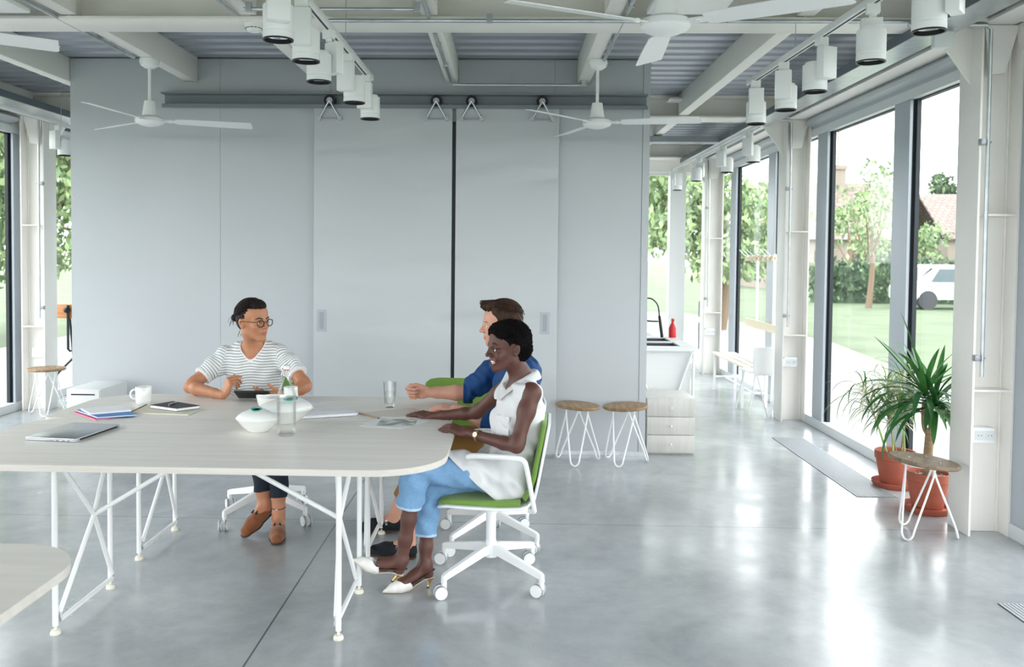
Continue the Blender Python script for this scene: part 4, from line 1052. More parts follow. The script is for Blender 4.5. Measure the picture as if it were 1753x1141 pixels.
# ------------------------------------------------------------ organic surfaces: distance fields turned into meshes
def _v(p): return np.array(p, dtype=np.float32)
class Field:
    """smooth union of tapered limbs and ellipsoids on a grid; mesh by surface nets"""
    def __init__(s, lo, hi, h):
        s.h = h; s.lo = _v(lo)
        s.n = np.ceil((_v(hi) - s.lo) / h).astype(int) + 1
        s.F = np.full(tuple(s.n), .25, dtype=np.float32)
        s.ax = [s.lo[i] + h * np.arange(s.n[i], dtype=np.float32) for i in range(3)]
    def _win(s, lo, hi):
        a = np.clip(np.floor((lo - s.lo) / s.h).astype(int), 0, s.n); b = np.clip(np.ceil((hi - s.lo) / s.h).astype(int) + 1, 0, s.n)
        if (b <= a).any(): return None
        sl = tuple(slice(a[i], b[i]) for i in range(3))
        X = s.ax[0][sl[0]][:, None, None]; Y = s.ax[1][sl[1]][None, :, None]; Z = s.ax[2][sl[2]][None, None, :]
        return sl, X, Y, Z
    def _put(s, sl, d, k, op):
        A = s.F[sl]
        if op == 'add':
            if k > 0:
                h = np.clip(.5 + .5 * (A - d) / k, 0, 1); s.F[sl] = A * (1 - h) + d * h - k * h * (1 - h)
            else: s.F[sl] = np.minimum(A, d)
        elif op == 'sub':
            d = -d
            if k > 0:
                h = np.clip(.5 - .5 * (A - d) / k, 0, 1); s.F[sl] = A * (1 - h) + d * h + k * h * (1 - h)
            else: s.F[sl] = np.maximum(A, d)
    def cap(s, a, b, ra, rb=None, k=.02, op='add', flat=None, q=1.):
        """tapered capsule; flat=(axis, q): section squeezed to q along that axis"""
        rb = ra if rb is None else rb
        a, b = _v(a), _v(b); R = max(ra, rb) / min(1, 1 if flat is None else 1) + k + 3 * s.h
        w = s._win(np.minimum(a, b) - R, np.maximum(a, b) + R)
        if w is None: return s
        sl, X, Y, Z = w
        ab = b - a; L2 = float(ab @ ab) + 1e-12
        px, py, pz = X - a[0], Y - a[1], Z - a[2]
        t = np.clip((px * ab[0] + py * ab[1] + pz * ab[2]) / L2, 0, 1)
        dx, dy, dz = px - t * ab[0], py - t * ab[1], pz - t * ab[2]
        r = ra + (rb - ra) * t
        if flat is not None:
            ax = _v(flat); ax = ax / np.linalg.norm(ax)
            m = dx * ax[0] + dy * ax[1] + dz * ax[2]
            e = np.sqrt(np.maximum(dx * dx + dy * dy + dz * dz + m * m * (1 / (q * q) - 1), 1e-12))
            d = (e - r) * (q + (1 - q) * np.clip(1 - np.abs(m / q) / np.maximum(e, 1e-6), 0, 1))
        else: d = np.sqrt(dx * dx + dy * dy + dz * dz) - r
        s._put(sl, d.astype(np.float32), k, op); return s
    def chain(s, pts, rs, k=.02, **kw):
        for i in range(len(pts) - 1): s.cap(pts[i], pts[i + 1], rs[i], rs[i + 1], k, **kw)
        return s
    def ell(s, c, r, k=.02, R=None, op='add'):
        """ellipsoid; R = 3x3 whose columns are its axes"""
        c, r = _v(c), _v(r); m = float(r.max()) + k + 3 * s.h
        w = s._win(c - m, c + m)
        if w is None: return s
        sl, X, Y, Z = w
        px, py, pz = X - c[0], Y - c[1], Z - c[2]
        if R is not None:
            R = np.array(R, dtype=np.float32)
            px, py, pz = (px * R[0, 0] + py * R[1, 0] + pz * R[2, 0], px * R[0, 1] + py * R[1, 1] + pz * R[2, 1], px * R[0, 2] + py * R[1, 2] + pz * R[2, 2])
        k0 = np.sqrt((px / r[0]) ** 2 + (py / r[1]) ** 2 + (pz / r[2]) ** 2)
        k1 = np.sqrt((px / r[0] ** 2) ** 2 + (py / r[1] ** 2) ** 2 + (pz / r[2] ** 2) ** 2)
        d = k0 * (k0 - 1) / np.maximum(k1, 1e-6)
        s._put(sl, d.astype(np.float32), k, op); return s
    def cut(s, p, n, k=.004):
        """keep the side the normal points away from"""
        p, n = _v(p), _v(n); n = n / np.linalg.norm(n)
        d = (s.ax[0][:, None, None] - p[0]) * n[0] + (s.ax[1][None, :, None] - p[1]) * n[1] + (s.ax[2][None, None, :] - p[2]) * n[2]
        s.F = np.maximum(s.F, d.astype(np.float32)); return s
    def cut_if(s, p, n, c, rad):
        """plane cut limited to a ball"""
        p, n, c = _v(p), _v(n), _v(c); n = n / np.linalg.norm(n)
        w = s._win(c - rad, c + rad)
        if w is None: return s
        sl, X, Y, Z = w
        d = (X - p[0]) * n[0] + (Y - p[1]) * n[1] + (Z - p[2]) * n[2]
        q = rad - np.sqrt((X - c[0]) ** 2 + (Y - c[1]) ** 2 + (Z - c[2]) ** 2)
        s.F[sl] = np.maximum(s.F[sl], np.minimum(d, q).astype(np.float32)); return s
    def warp(s, fn):
        """add a displacement fn(X, Y, Z) near the surface"""
        X = s.ax[0][:, None, None]; Y = s.ax[1][None, :, None]; Z = s.ax[2][None, None, :]
        s.F = s.F + np.broadcast_to(fn(X, Y, Z), s.F.shape).astype(np.float32); return s
    def mesh(s):
        F = s.F; F[0] = F[-1] = .1; F[:, 0] = F[:, -1] = .1; F[:, :, 0] = F[:, :, -1] = .1
        I = F < 0
        nx, ny, nz = F.shape
        c = np.zeros((nx - 1, ny - 1, nz - 1), dtype=np.uint8)
        for i in (0, 1):
            for j in (0, 1):
                for k in (0, 1): c += I[i:nx - 1 + i, j:ny - 1 + j, k:nz - 1 + k]
        act = (c > 0) & (c < 8)
        idx = np.argwhere(act); ids = np.full(act.shape, -1, dtype=np.int32); ids[act] = np.arange(len(idx))
        acc = np.zeros((len(idx), 3), dtype=np.float64); cnt = np.zeros(len(idx))
        corners = [(i, j, k) for i in (0, 1) for j in (0, 1) for k in (0, 1)]
        val = {q: F[idx[:, 0] + q[0], idx[:, 1] + q[1], idx[:, 2] + q[2]] for q in corners}
        for q in corners:
            for a in range(3):
                if q[a] == 0:
                    q2 = list(q); q2[a] = 1; q2 = tuple(q2)
                    v0, v1 = val[q], val[q2]; m = (v0 < 0) != (v1 < 0)
                    t = np.where(m, v0 / np.where(m, v0 - v1, 1), 0)
                    P = np.array(q, float)[None, :] + np.zeros((len(idx), 3)); P[:, a] += t
                    acc[m] += P[m]; cnt[m] += 1
        V = (idx + acc / np.maximum(cnt, 1)[:, None]) * s.h + s.lo
        quads = []
        for a in range(3):
            sl0 = [slice(None)] * 3; sl1 = [slice(None)] * 3; sl0[a] = slice(0, -1); sl1[a] = slice(1, None)
            ch = I[tuple(sl0)] != I[tuple(sl1)]
            E = np.argwhere(ch); b, d = (a + 1) % 3, (a + 2) % 3
            ok = (E[:, b] > 0) & (E[:, d] > 0) & (E[:, b] < ids.shape[b]) & (E[:, d] < ids.shape[d]); E = E[ok]
            def cell(ob, od):
                q = E.copy(); q[:, b] -= ob; q[:, d] -= od; return ids[q[:, 0], q[:, 1], q[:, 2]]
            Q = np.stack([cell(1, 1), cell(0, 1), cell(0, 0), cell(1, 0)], 1)
            fl = I[E[:, 0], E[:, 1], E[:, 2]]
            Q[~fl] = Q[~fl][:, ::-1]
            quads.append(Q)
        Q = np.concatenate(quads); Q = Q[(Q >= 0).all(1)]
        return V, Q
    def relaxed(s, smooth_it=1):
        V, Q = s.mesh()
        # a light relaxation hides the grid
        for _ in range(smooth_it):
            S = np.zeros_like(V); n = np.zeros(len(V))
            for i in range(4):
                a, b = Q[:, i], Q[:, (i + 1) % 4]
                for x, y in ((a, b), (b, a)):
                    S += np.stack([np.bincount(x, V[y, j], len(V)) for j in range(3)], 1); n += np.bincount(x, minlength=len(V))
            V = V * .5 + .5 * S / np.maximum(n, 1)[:, None]
        return V, Q
    def build(s, name, mats, parent=None, origin=(0, 0, 0), pick=None, smooth_it=1, attr=None, deform=None):
        return join_fields(name, [s], mats, parent, origin, pick, smooth_it, attr, deform)

def join_fields(name, fields, mats, parent=None, origin=(0, 0, 0), pick=None, smooth_it=1, attr=None, deform=None):
        Vs, Qs, n = [], [], 0
        for f in fields:
            V, Q = f.relaxed(smooth_it); f.F = None
            Vs.append(V); Qs.append(Q + n); n += len(V)
        V = np.concatenate(Vs); Q = np.concatenate(Qs)
        if deform is not None: V = deform(V)
        me = bpy.data.meshes.new(name)
        me.vertices.add(len(V)); me.vertices.foreach_set('co', (V - _v(origin)).astype(np.float32).ravel())
        me.loops.add(len(Q) * 4); me.loops.foreach_set('vertex_index', Q.astype(np.int32).ravel())
        me.polygons.add(len(Q)); me.polygons.foreach_set('loop_start', np.arange(0, len(Q) * 4, 4, dtype=np.int32)); me.polygons.foreach_set('loop_total', np.full(len(Q), 4, dtype=np.int32))
        for m in (mats if isinstance(mats, (list, tuple)) else [mats]): me.materials.append(m)
        if pick is not None:
            me.polygons.foreach_set('material_index', pick(V[Q].mean(1)).astype(np.int32))
        me.polygons.foreach_set('use_smooth', np.ones(len(Q), dtype=bool))
        me.update(calc_edges=True)
        if attr is not None:
            nm, fn = attr; at = me.attributes.new(nm, 'FLOAT', 'POINT'); at.data.foreach_set('value', fn(V).astype(np.float32))
        o = bpy.data.objects.new(name, me); COL.objects.link(o)
        if parent is not None: o.parent = parent
        return o

class Frame:
    """local frame: P(x,y,z) -> world; x forward, y to the left, z up of the thing"""
    def __init__(s, o, fwd, up, scale=1.):
        s.o = np.array(o, float); f = np.array(fwd, float); f /= np.linalg.norm(f); u = np.array(up, float); u -= f * (u @ f); u /= np.linalg.norm(u)
        l = np.cross(u, f); s.R = np.stack([f, l, u], 1); s.s = scale
    def __call__(s, x, y, z): return s.o + s.R @ (np.array([x, y, z]) * s.s)
    def d(s, x, y, z): return s.R @ np.array([x, y, z], float)
    def loc(s, V): return ((V - s.o) @ s.R) / s.s

def head(Fd, H, female=False, smile=False, jaw=1.):
    """skull and face in frame H: origin between the ears"""
    s = H.s; R = H.R
    e = lambda c, r, k=.012, op='add', RR=None: Fd.ell(H(*c), np.array(r) * s, k * s, R if RR is None else RR, op)
    c = lambda a, b, ra, rb=None, k=.01, op='add', **kw: Fd.cap(H(*a), H(*b), ra * s, (ra if rb is None else rb) * s, k * s, op, **kw)
    e((-.014, 0, .042), (.096, .074, .082)); e((.018, 0, .048), (.072, .066, .068), .02)     # skull, forehead
    e((.034, 0, -.022), (.054, .0525 * jaw, .066), .025)                                            # mid face
    jw = .0455 * jaw
    for y in (-1, 1):
        c((.0, y * jw, -.048), (.058, y * .017, -.088), .017, .015, .02)                     # jaw line
        c((-.002, y * jw * 1.06, -.01), (.0, y * jw, -.05), .016, .016, .02)
        e((.056, y * .036 * jaw, -.018), (.026, .02, .02), .02)                                    # cheek
    e((.066, 0, -.088), (.022, .022, .020), .018)                                            # chin
    e((.066, 0, -.052), (.028, .030, .024), .02)                                             # mouth area
    c((.080, -.022, .026), (.080, .022, .026), .011, .011, .018)                             # brow
    for y in (-1, 1):
        c((.080, y * .022, .026), (.062, y * .046, .020), .010, .010, .015)
        e((.0905, y * .031, .006), (.014, .016, .011), .010, 'sub')                          # socket
        e((.0735, y * .031, .005), (.0120, .0130, .0125), .003)                              # closed volume under the lids
        c((.0845, y * .020, -.0012 + (.0042 if smile else 0)), (.078, y * .045, .000 + (.0042 if smile else 0)), .0042, .0036, .004)
        c((.0868, y * .019, .0148), (.0795, y * .046, .0150), .0046, .0040, .004)              # upper lid
    # nose
    c((.074, 0, .018), (.084, 0, -.02), .0135, .0150, .008)
    nw = 1.18 if female else 1.
    c((.089, 0, .018), (.107, 0, -.014), .0068, .0088, .009)
    e((.1095, 0, -.0205), (.0105, .0105 * nw, .009), .007)
    for y in (-1, 1): e((.097, y * .0118 * nw, -.0235), (.0105, .0075, .0078), .006)
    for y in (-1, 1): e((.0985, y * .0065, -.033), (.005, .0035, .0035), .003, 'sub')
    c((.088, 0, -.03), (.089, 0, -.044), .006, .006, .008)
    # mouth
    w = .0345 if smile else .022
    if smile:
        for y in (-1, 1):
            c((.0945, 0, -.0465), (.0885, y * .019, -.0445), .0046, .0042, .003); c((.0885, y * .019, -.0445), (.0735, y * w, -.0385), .0042, .0030, .003)
            c((.0910, 0, -.0705), (.0855, y * .019, -.0630), .0056, .0048, .003); c((.0855, y * .019, -.0630), (.0735, y * w, -.0405), .0048, .0030, .003)
            e((.066, y * .040, -.030), (.016, .012, .018), .015)
        e((.096, 0, -.0565), (.028, .0300, .0092), .0025, 'sub')
    else:
        for y in (-1, 1):
            c((.0935, y * .003, -.0505), (.0825, y * w, -.0545), .0050, .0028, .004)
            c((.0915, y * .002, -.0610), (.0825, y * w, -.0560), .0060, .0028, .004)
        c((.097, -.013, -.0558), (.097, .013, -.0558), .0022, .0022, .002, 'sub')
    # ears
    for y in (-1, 1):
        Re = R @ np.array(Euler((0, math.radians(-14), y * math.radians(-22))).to_matrix())
        e((-.012, y * .077, .0), (.0165, .0070, .029), .003, RR=Re)
        e((-.007, y * .0885, .007), (.0085, .0105, .0135), .002, 'sub', Re); e((-.002, y * .085, -.006), (.0075, .010, .0085), .002, 'sub', Re)
        c((-.004, y * .072, -.012), (-.008, y * .076, -.026), .006, .006, .006)
def lips_pick(H, smile):
    def f(P):
        L = H.loc(P); m = np.zeros(len(P), int)
        y = np.abs(L[:, 1])
        if smile:
            top = -.0455 + .0055 * (y / .03) ** 2; bot = -.0725 + .026 * (y / .03) ** 2
            m[(y < .0345) & (L[:, 2] < top + .0045) & (L[:, 2] > bot - .005) & (L[:, 0] > .076)] = 1
        else:
            m[(y < .0235) & (L[:, 2] < -.0475 - .004 * (y / .022) ** 2) & (L[:, 2] > -.0665 + .010 * (y / .022) ** 2) & (L[:, 0] > .082)] = 1
        return m
    return f

def hand(Fd, w, fwd, up, side, curls, spread=(.16, .05, -.06, -.18), thumb=(.5, .3, .2), s=1., tips=None, elbow=None, wr=.026):
    """w wrist, fwd towards the knuckles, up = back of the hand, side=+1 when the thumb is to the left seen from the back.
    curls = four (base, mid, tip) bends, index first"""
    Fh = Frame(w, fwd, up, s); R = Fh.R
    S = side
    out = []
    # palm: four metacarpals
    ys = [.028, .0095, -.009, -.026]; xs = [.088, .090, .085, .077]; rr = [.0092, .0095, .009, .0082]; Ls = [(.042, .026, .020), (.046, .029, .021), (.042, .027, .020), (.034, .021, .018)]
    Fd.ell(Fh(.045, 0, -.004), np.array((.050, .038, .0145)) * s, .010 * s, R)
    for y, x, r in zip(ys, xs, rr):
        Fd.cap(Fh(.012, S * y * .6, 0), Fh(x, S * y, 0), .0125 * s, (r + .0012) * s, .008 * s)
    Fd.ell(Fh(.03, S * .024, -.010), np.array((.030, .014, .014)) * s, .012 * s, R)     # ball of the thumb
    Fd.ell(Fh(.03, -S * .024, -.008), np.array((.030, .012, .012)) * s, .012 * s, R)
    for i in range(4):
        p = Fh(xs[i], S * ys[i], 0); a = 0; sp_ = S * spread[i]
        c3 = curls[i]; Ln = Ls[i]; rads = (rr[i], rr[i] * .93, rr[i] * .86, rr[i] * .76)
        for j in range(3):
            a += c3[j]
            d = Fh.d(math.cos(a) * math.cos(sp_), math.cos(a) * math.sin(sp_), -math.sin(a))
            q = p + d * Ln[j] * s
            Fd.cap(p, q, rads[j] * s, rads[j + 1] * s, .0022 * s); p = q
        out.append((p, d))
    # thumb: leaves the side of the palm near its base
    a0, a1, a2 = thumb
    p = Fh(.022, S * .026, -.006); az = a0; dn = .35
    Lt = (.040, .032, .026); rt = (.0125, .0108, .0098, .0082)
    for j in range(3):
        az_ = az - (a1 if j > 0 else 0) - (a2 if j > 1 else 0)
        d = Fh.d(math.cos(az_), S * math.sin(az_), -dn); d = d / np.linalg.norm(d)
        q = p + d * Lt[j] * s; Fd.cap(p, q, rt[j] * s, rt[j + 1] * s, .004 * s); p = q
    out.append((p, d))
    if elbow is not None: pass
    return out
def nails(name, tips, m, parent, origin, ups, s=1.):
    g = MB()
    for (p, d), u in zip(tips, ups):
        d = Vector(d).normalized(); u = Vector(u); u = (u - d * u.dot(d)).normalized(); l = u.cross(d)
        M3 = Matrix((d, l, u)).transposed()
        T = Matrix.Translation(Vector(p) - Vector(origin)) @ M3.to_4x4()
        g.sphere((0, 0, 0), 1, 2, M=None) if False else None
        rr_ = bmesh.ops.create_icosphere(g.b, subdivisions=2, radius=1)
        bmesh.ops.transform(g.b, matrix=T @ Matrix.Translation((.0018 * s, 0, .0052 * s)) @ Matrix.Diagonal((.0062 * s, .0046 * s, .0028 * s, 1)), verts=rr_['verts'])
    return g.build(name, m, parent)
def eyes(H, parent, origin, iris, look=(0, 0), closed=False):
    for y in (-1, 1):
        c = Vector(H(.0755, y * .031, .0065)) - Vector(origin); s = H.s
        if closed: continue
        M3 = Matrix(H.R.tolist())
        g = MB(); g.sphere(c, .0122 * s, 3, (1, 1, 1))
        e = g.build('eye', M_eyewhite, parent)
        d = (M3 @ Vector((1, look[0] , look[1]))).normalized()
        g = MB(); g.sphere(c + d * .0073 * s, .0062 * s, 3); g.build('iris', iris, e)
        g = MB(); g.sphere(c + d * .0112 * s, .0029 * s, 2); g.build('pupil', M_black, e)
def brows(H, parent, origin, m, thick=.0032, arch=.004, z0=.0265):
    for y in (-1, 1):
        pts = [(.0925, y * .012, z0 - .003), (.0925, y * .022, z0 + arch * .5), (.086, y * .036, z0 + arch), (.074, y * .050, z0 - .002)]
        g = MB(); g.tube([Vector(H(*p)) - Vector(origin) for p in pts], thick, n=8, smooth=5, radii=[thick * .9 * H.s, thick * H.s, thick * .85 * H.s, thick * .3 * H.s], sq=.8)
        g.build('eyebrow', m, parent)

def lock(g, P, r, n=6):
    g.tube([Vector(p) for p in P], r, n=n, smooth=3, radii=[r * .5] + [r] * (len(P) - 2) + [r * .25], sq=.6)
def combed(H, O, starts, end, cen, rad, r=.0022, lift=.002, seed=1, wob=.06):
    """locks lying on the skull ellipsoid from each start direction to a common end"""
    rn = random.Random(seed); g = MB(); cen = np.array(cen); rad = np.array(rad)
    for u0 in starts:
        u0 = np.array(u0, float); u0 /= np.linalg.norm(u0); u1 = np.array(end(u0) if callable(end) else end, float) + np.array([rn.uniform(-wob, wob) for _ in range(3)]); u1 /= np.linalg.norm(u1)
        P = []
        for k in range(6):
            t = k / 5; u = u0 * (1 - t) + u1 * t; u /= np.linalg.norm(u)
            q = cen + rad * u * (1 + (lift + .012 * math.sin(PI * t)) * rn.uniform(.6, 1.4))
            P.append(H(*q) - O)
        lock(g, P, r * rn.uniform(.7, 1.2) * H.s)
    return g
def curls(H, O, cen, rad, n, r, keep, seed=2, cut=None):
    """small springs of tight curly hair standing on the skull"""
    rn = random.Random(seed); g = MB(); cen = np.array(cen); rad = np.array(rad); k = 0
    while k < n:
        u = np.array([rn.gauss(0, 1) for _ in range(3)]); u /= np.linalg.norm(u)
        q = cen + rad * u
        if not keep(q): continue
        k += 1
        a = np.cross(u, [rn.uniform(-1, 1) for _ in range(3)]); a /= np.linalg.norm(a); b_ = np.cross(u, a); P = []
        ph = rn.uniform(0, 6); R_ = rn.uniform(.0030, .0048); hgt = rn.uniform(.004, .009)
        for i in range(6):
            th = ph + i * 1.25; P.append(H(*(q + u * (hgt * i / 5 - .002) + R_ * (a * math.cos(th) + b_ * math.sin(th)))) - O)
        g.tube([Vector(p) for p in P], r, n=5, smooth=2)
    return g
# ------------------------------------------------------------ people
def skin(name, c, rough=.48):
    return mat(name, c, rough, sss=.12, var=.06, vscale=18, bump=.06, bscale=220)
M_skinA = skin('skin_olive', rgb(184, 128, 96)); M_skinB = skin('skin_fair', rgb(210, 158, 136)); M_skinC = skin('skin_deep', rgb(90, 56, 47), .5)
M_lipA = mat('lips_rose', rgb(172, 100, 88), .45); M_lipB = mat('lips_fair', rgb(196, 126, 114), .45); M_lipC = mat('lips_plum', rgb(118, 62, 62), .35)
M_eyewhite = mat('eye_white', rgb(232, 230, 226), .2); M_irisD = mat('iris_dark', rgb(50, 34, 26), .15); M_irisG = mat('iris_grey', rgb(96, 106, 104), .15)
M_teeth = mat('teeth', rgb(244, 242, 236), .2); M_nail = mat('pale_nail', rgb(238, 222, 206), .25)
M_hairD = mat('hair_dark_brown', rgb(28, 19, 17), .5, spec=.25, bump=.9, bscale=160, stretch=(.25, 1, 1), var=.35, vscale=60)
M_hairB = mat('hair_brown', rgb(60, 42, 32), .55, spec=.25, bump=.9, bscale=150, stretch=(1, 1, .4), var=.35, vscale=50)
M_hairK = mat('hair_black_curls', rgb(13, 10, 11), .8, spec=.15, bump=1., bscale=210, var=.4, vscale=120)
M_tee = bpy.data.materials.new('striped_jersey'); M_tee.use_nodes = True
nt = M_tee.node_tree; b = nt.nodes['Principled BSDF']; at = nt.nodes.new('ShaderNodeAttribute'); at.attribute_name = 'stripe'
m1 = nt.nodes.new('ShaderNodeMath'); m1.operation = 'MULTIPLY'; m1.inputs[1].default_value = 1 / .0165; nt.links.new(at.outputs['Fac'], m1.inputs[0])
m2 = nt.nodes.new('ShaderNodeMath'); m2.operation = 'FRACT'; nt.links.new(m1.outputs[0], m2.inputs[0])
nt.links.new(ramp(m2.outputs[0], [(.0, rgb(228, 231, 232)), (.74, rgb(228, 231, 232)), (.78, rgb(96, 108, 108)), (.95, rgb(96, 108, 108)), (1., rgb(228, 231, 232))], nt=nt), b.inputs['Base Color']); b.inputs['Roughness'].default_value = .9
M_teew = mat('jersey_white', rgb(232, 234, 235), .9)
M_blueshirt = mat('blue_cotton', rgb(6, 62, 116), .8, bump=.3, bscale=30, var=.12, vscale=10)
M_wshirt = mat('white_cotton', rgb(218, 219, 221), .85, bump=.12, bscale=24)
M_denim = mat('light_denim', rgb(118, 158, 196), .92, bump=.25, bscale=300, var=.06, vscale=90)
M_denimhem = mat('denim_hem', rgb(176, 202, 226), .9, bump=.3, bscale=200)
M_navy = mat('navy_cotton', rgb(24, 34, 48), .85, bump=.2, bscale=80)
M_ochre = mat('ochre_cotton', rgb(160, 116, 62), .85, bump=.2, bscale=60)
M_suede = mat('brown_suede', rgb(130, 76, 42), .9, bump=.3, bscale=200, var=.15, vscale=20, sheen=.3)
M_suedeK = mat('black_suede', rgb(26, 30, 36), .85, bump=.3, bscale=200)
M_shoeW = mat('white_leather', rgb(234, 232, 228), .35)
M_insole = mat('insole', rgb(196, 188, 176), .4); M_gold = mat('gold', rgb(212, 178, 110), .25, metal=.9)
M_solebr = mat('sole_brown', rgb(70, 50, 40), .6)
A = lambda *a: np.array(a, float)
def WA(x, y, Y): return np.array(W(x, y, Y))
def folds(amp, *terms):
    def f(X, Y, Z):
        r = 0
        for (a, b_, c, ph, w_) in terms:
            r = r + w_ * np.sin(a * X + b_ * Y + c * Z + ph + 1.3 * np.sin(.37 * (b_ * X + c * Y + a * Z) + ph))
        return r * amp
    return f
def region(*P, pad=.06):
    P = np.array(P); return P.min(0) - pad, P.max(0) + pad
def person(name_label, o):
    return empty('person', (o[0], o[1], 0), label=name_label, cat='person')

def loafer(root, O, Fr, m, sole, s=1., extra=None, name='shoe'):
    P = Fr
    lo, hi = region(P(0, 0, 0), P(.28, 0, 0), P(.05, 0, .12), pad=.07)
    f = Field(lo, hi, .0028)
    f.chain([P(.035, 0, .036), P(.10, .002, .04), P(.17, .004, .031), P(.230, .005, .024)], [.034, .036, .041, .031], k=.02)
    f.chain([P(.03, 0, .04), P(.03, 0, .062)], [.031, .029], k=.01)
    f.chain([P(.09, 0, .05), P(.13, 0, .05)], [.03, .026], k=.015)
    f.cut(P(0, 0, .006), -P.d(0, 0, 1))
    f.ell(P(.045, 0, .088), (.046, .026, .036), .004, P.R, 'sub')
    sh = f.build(name, m, root, O)
    f = Field(lo, hi, .0028)
    f.chain([P(.035, 0, .018), P(.10, .0, .018), P(.17, .004, .018), P(.236, .005, .018)], [.035, .033, .044, .033], k=.015)
    f.cut(P(0, 0, .012), P.d(0, 0, 1)); f.cut(P(0, 0, 0), -P.d(0, 0, 1)); f.build('sole', sole, sh, O)
    return sh

# ================================================= woman in the white sleeveless shirt
OW = A(.05, 4.25, 0)
rw = person('woman with short black curls, white sleeveless shirt and light jeans, laughing, hands on the table', OW)
def woman():
    O = OW; sk = M_skinC
    fw = A(-.90, -.43, -.05); up = A(-.07, -.02, 1)
    Hd = Frame(WA(869, 597, 4.22), fw, up, .985)
    C = A(.060, 4.25, .955)
    tf = A(-.95, -.31, 0); tl = np.cross(A(0, 0, 1), tf)         # torso facing, left
    shL = C + tl * .155 + A(0, 0, .0); shR = C - tl * .155
    pel = A(-.005, 4.27, .535)
    # skeleton of the arms
    elL = WA(884, 764, 4.03); wrL = WA(799, 740, 4.19)
    elR = WA(815, 706, 4.50); wrR = WA(740, 712, 4.57)
    hipL = pel + A(0, -.085, -.01); hipR = pel + A(0, .085, -.01)
    knL = WA(712, 797, 4.06); knR = WA(732, 835, 4.2)
    anL = WA(668, 951, 4.03); anR = WA(717, 966, 4.14)
    toeL = WA(602, 957, 4.03); PL = Frame(toeL, A(-.86, -.13, .47), A(0, -.1, 1)); PL.o = toeL - PL.d(.252, 0, .008)
    toeR = A(*FL(656, 1015)); PR = Frame(toeR, A(-.93, -.36, 0), A(0, 0, 1)); PR.o = toeR - PR.d(.252, 0, 0); PR.o[2] = .0015
    anL = PL(.048, 0, .125); anR = PR(.048, 0, .128)
    skel = [shL, shR, elL, elR, wrL, wrR, hipL, hipR, knL, knR, anL, anR]
    # ---- body
    fb = Field(*region(*skel, C + A(0, 0, .1), A(anL[0] - .02, 4.0, .12), pad=.1), .0042)
    def torso(f, g=0., k=.05):
        f.ell(pel + A(0, 0, .0), A(.095, .15, .090) + g, k); f.cap(pel + A(0, 0, .03), C - A(.01, 0, .22), .088 + g, .086 + g, k)
        R3 = np.stack([tf, tl, A(0, 0, 1)], 1)
        f.ell(C - A(0, 0, .15), A(.092, .125, .15) + g, k, R3); f.ell(C - A(0, 0, .06), A(.080, .140, .085) + g, k, R3)
        for s in (-1, 1): f.ell(C + tf * .062 + tl * s * .062 - A(0, 0, .15), A(.05, .055, .055) + g, .04)
        f.cap(shL - tl * .02, shR + tl * .02, .043 + g, None, .05)
    torso(fb)
    nb = C + A(.0, 0, .055)
    def neck(f): f.chain([C + A(.005, 0, .02), nb + tf * .008 + A(0, 0, .02), Hd(-.022, 0, -.05), Hd(-.02, 0, .0)], [.062, .0475, .046, .05], k=.03)
    neck(fb)
    for (a, b_, c) in ((shL, elL, wrL), (shR, elR, wrR)):
        d = (b_ - a); fb.chain([a, a + d * .35, b_ - d * .08, b_], [.045, .0385, .0305, .031], k=.03)
        e = c - b_; fb.chain([b_, b_ + e * .25, b_ + e * .75, c], [.0305, .0325, .0235, .021], k=.012)
    for (a, b_, c) in ((hipL, knL, anL), (hipR, knR, anR)):
        fb.chain([a, b_], [.075, .05], k=.03); e = c - b_; sd = A(.02, 0, 0)
        fb.chain([b_, b_ + e * .3, b_ + e * .58 + sd * .2, b_ + e * .8 + sd * .1, c], [.040, .038, .035, .031, .029], k=.02)
    # feet
    def footskin(f, P):
        f.chain([P(.045, 0, .115), P(.032, 0, .068)], [.03, .026], k=.015)
        f.chain([P(.045, 0, .11), P(.10, 0, .062), P(.16, 0, .032), P(.20, 0, .024)], [.029, .029, .026, .018], k=.02)
        f.ell(P(.045, .026, .105), (.012, .009, .012), .01); f.ell(P(.045, -.026, .105), (.012, .009, .012), .01)
    footskin(fb, PL); footskin(fb, PR)
    # ---- hands
    fhL = Field(*region(wrL, wrL + A(-.22, .1, 0), pad=.075), .0024)
    kL = WA(757, 724, 4.235); fl_ = kL - wrL
    tL = hand(fhL, wrL + fl_ * .02, fl_ + A(0, 0, -.006), A(-.12, -.28, 1), -1, [(.42, .28, .12), (.46, .24, .12), (.50, .22, .12), (.52, .2, .12)], spread=(.10, .03, -.05, -.14), thumb=(.62, .25, .1), s=.93)
    fhL.chain([wrL - fl_ * .3, wrL + fl_ * .05], [.0215, .0215], k=.012)
    fhR = Field(*region(wrR, wrR + A(-.22, .12, 0), pad=.075), .0024)
    kR = WA(706, 703, 4.63); fr_ = kR - wrR
    tR = hand(fhR, wrR + fr_ * .02, fr_ + A(0, 0, -.004), A(-.1, -.25, 1), 1, [(.28, .22, .1), (.25, .2, .1), (.3, .2, .1), (.34, .2, .1)], spread=(.16, .05, -.05, -.15), thumb=(.75, .1, .0), s=.93)
    fhR.chain([wrR + (elR - wrR) * .12, wrR + fr_ * .05], [.0212, .0215], k=.014)
    # ---- head
    fh = Field(*region(Hd(0, 0, 0), pad=.165), .0024)
    head(fh, Hd, female=True, smile=True, jaw=.96); neck(fh); fh.cut(C + A(0, 0, .045), A(0, 0, -1))
    body = join_fields('body', [fb, fh, fhL, fhR], [sk, M_lipC], rw, O, pick=lips_pick(Hd, True))
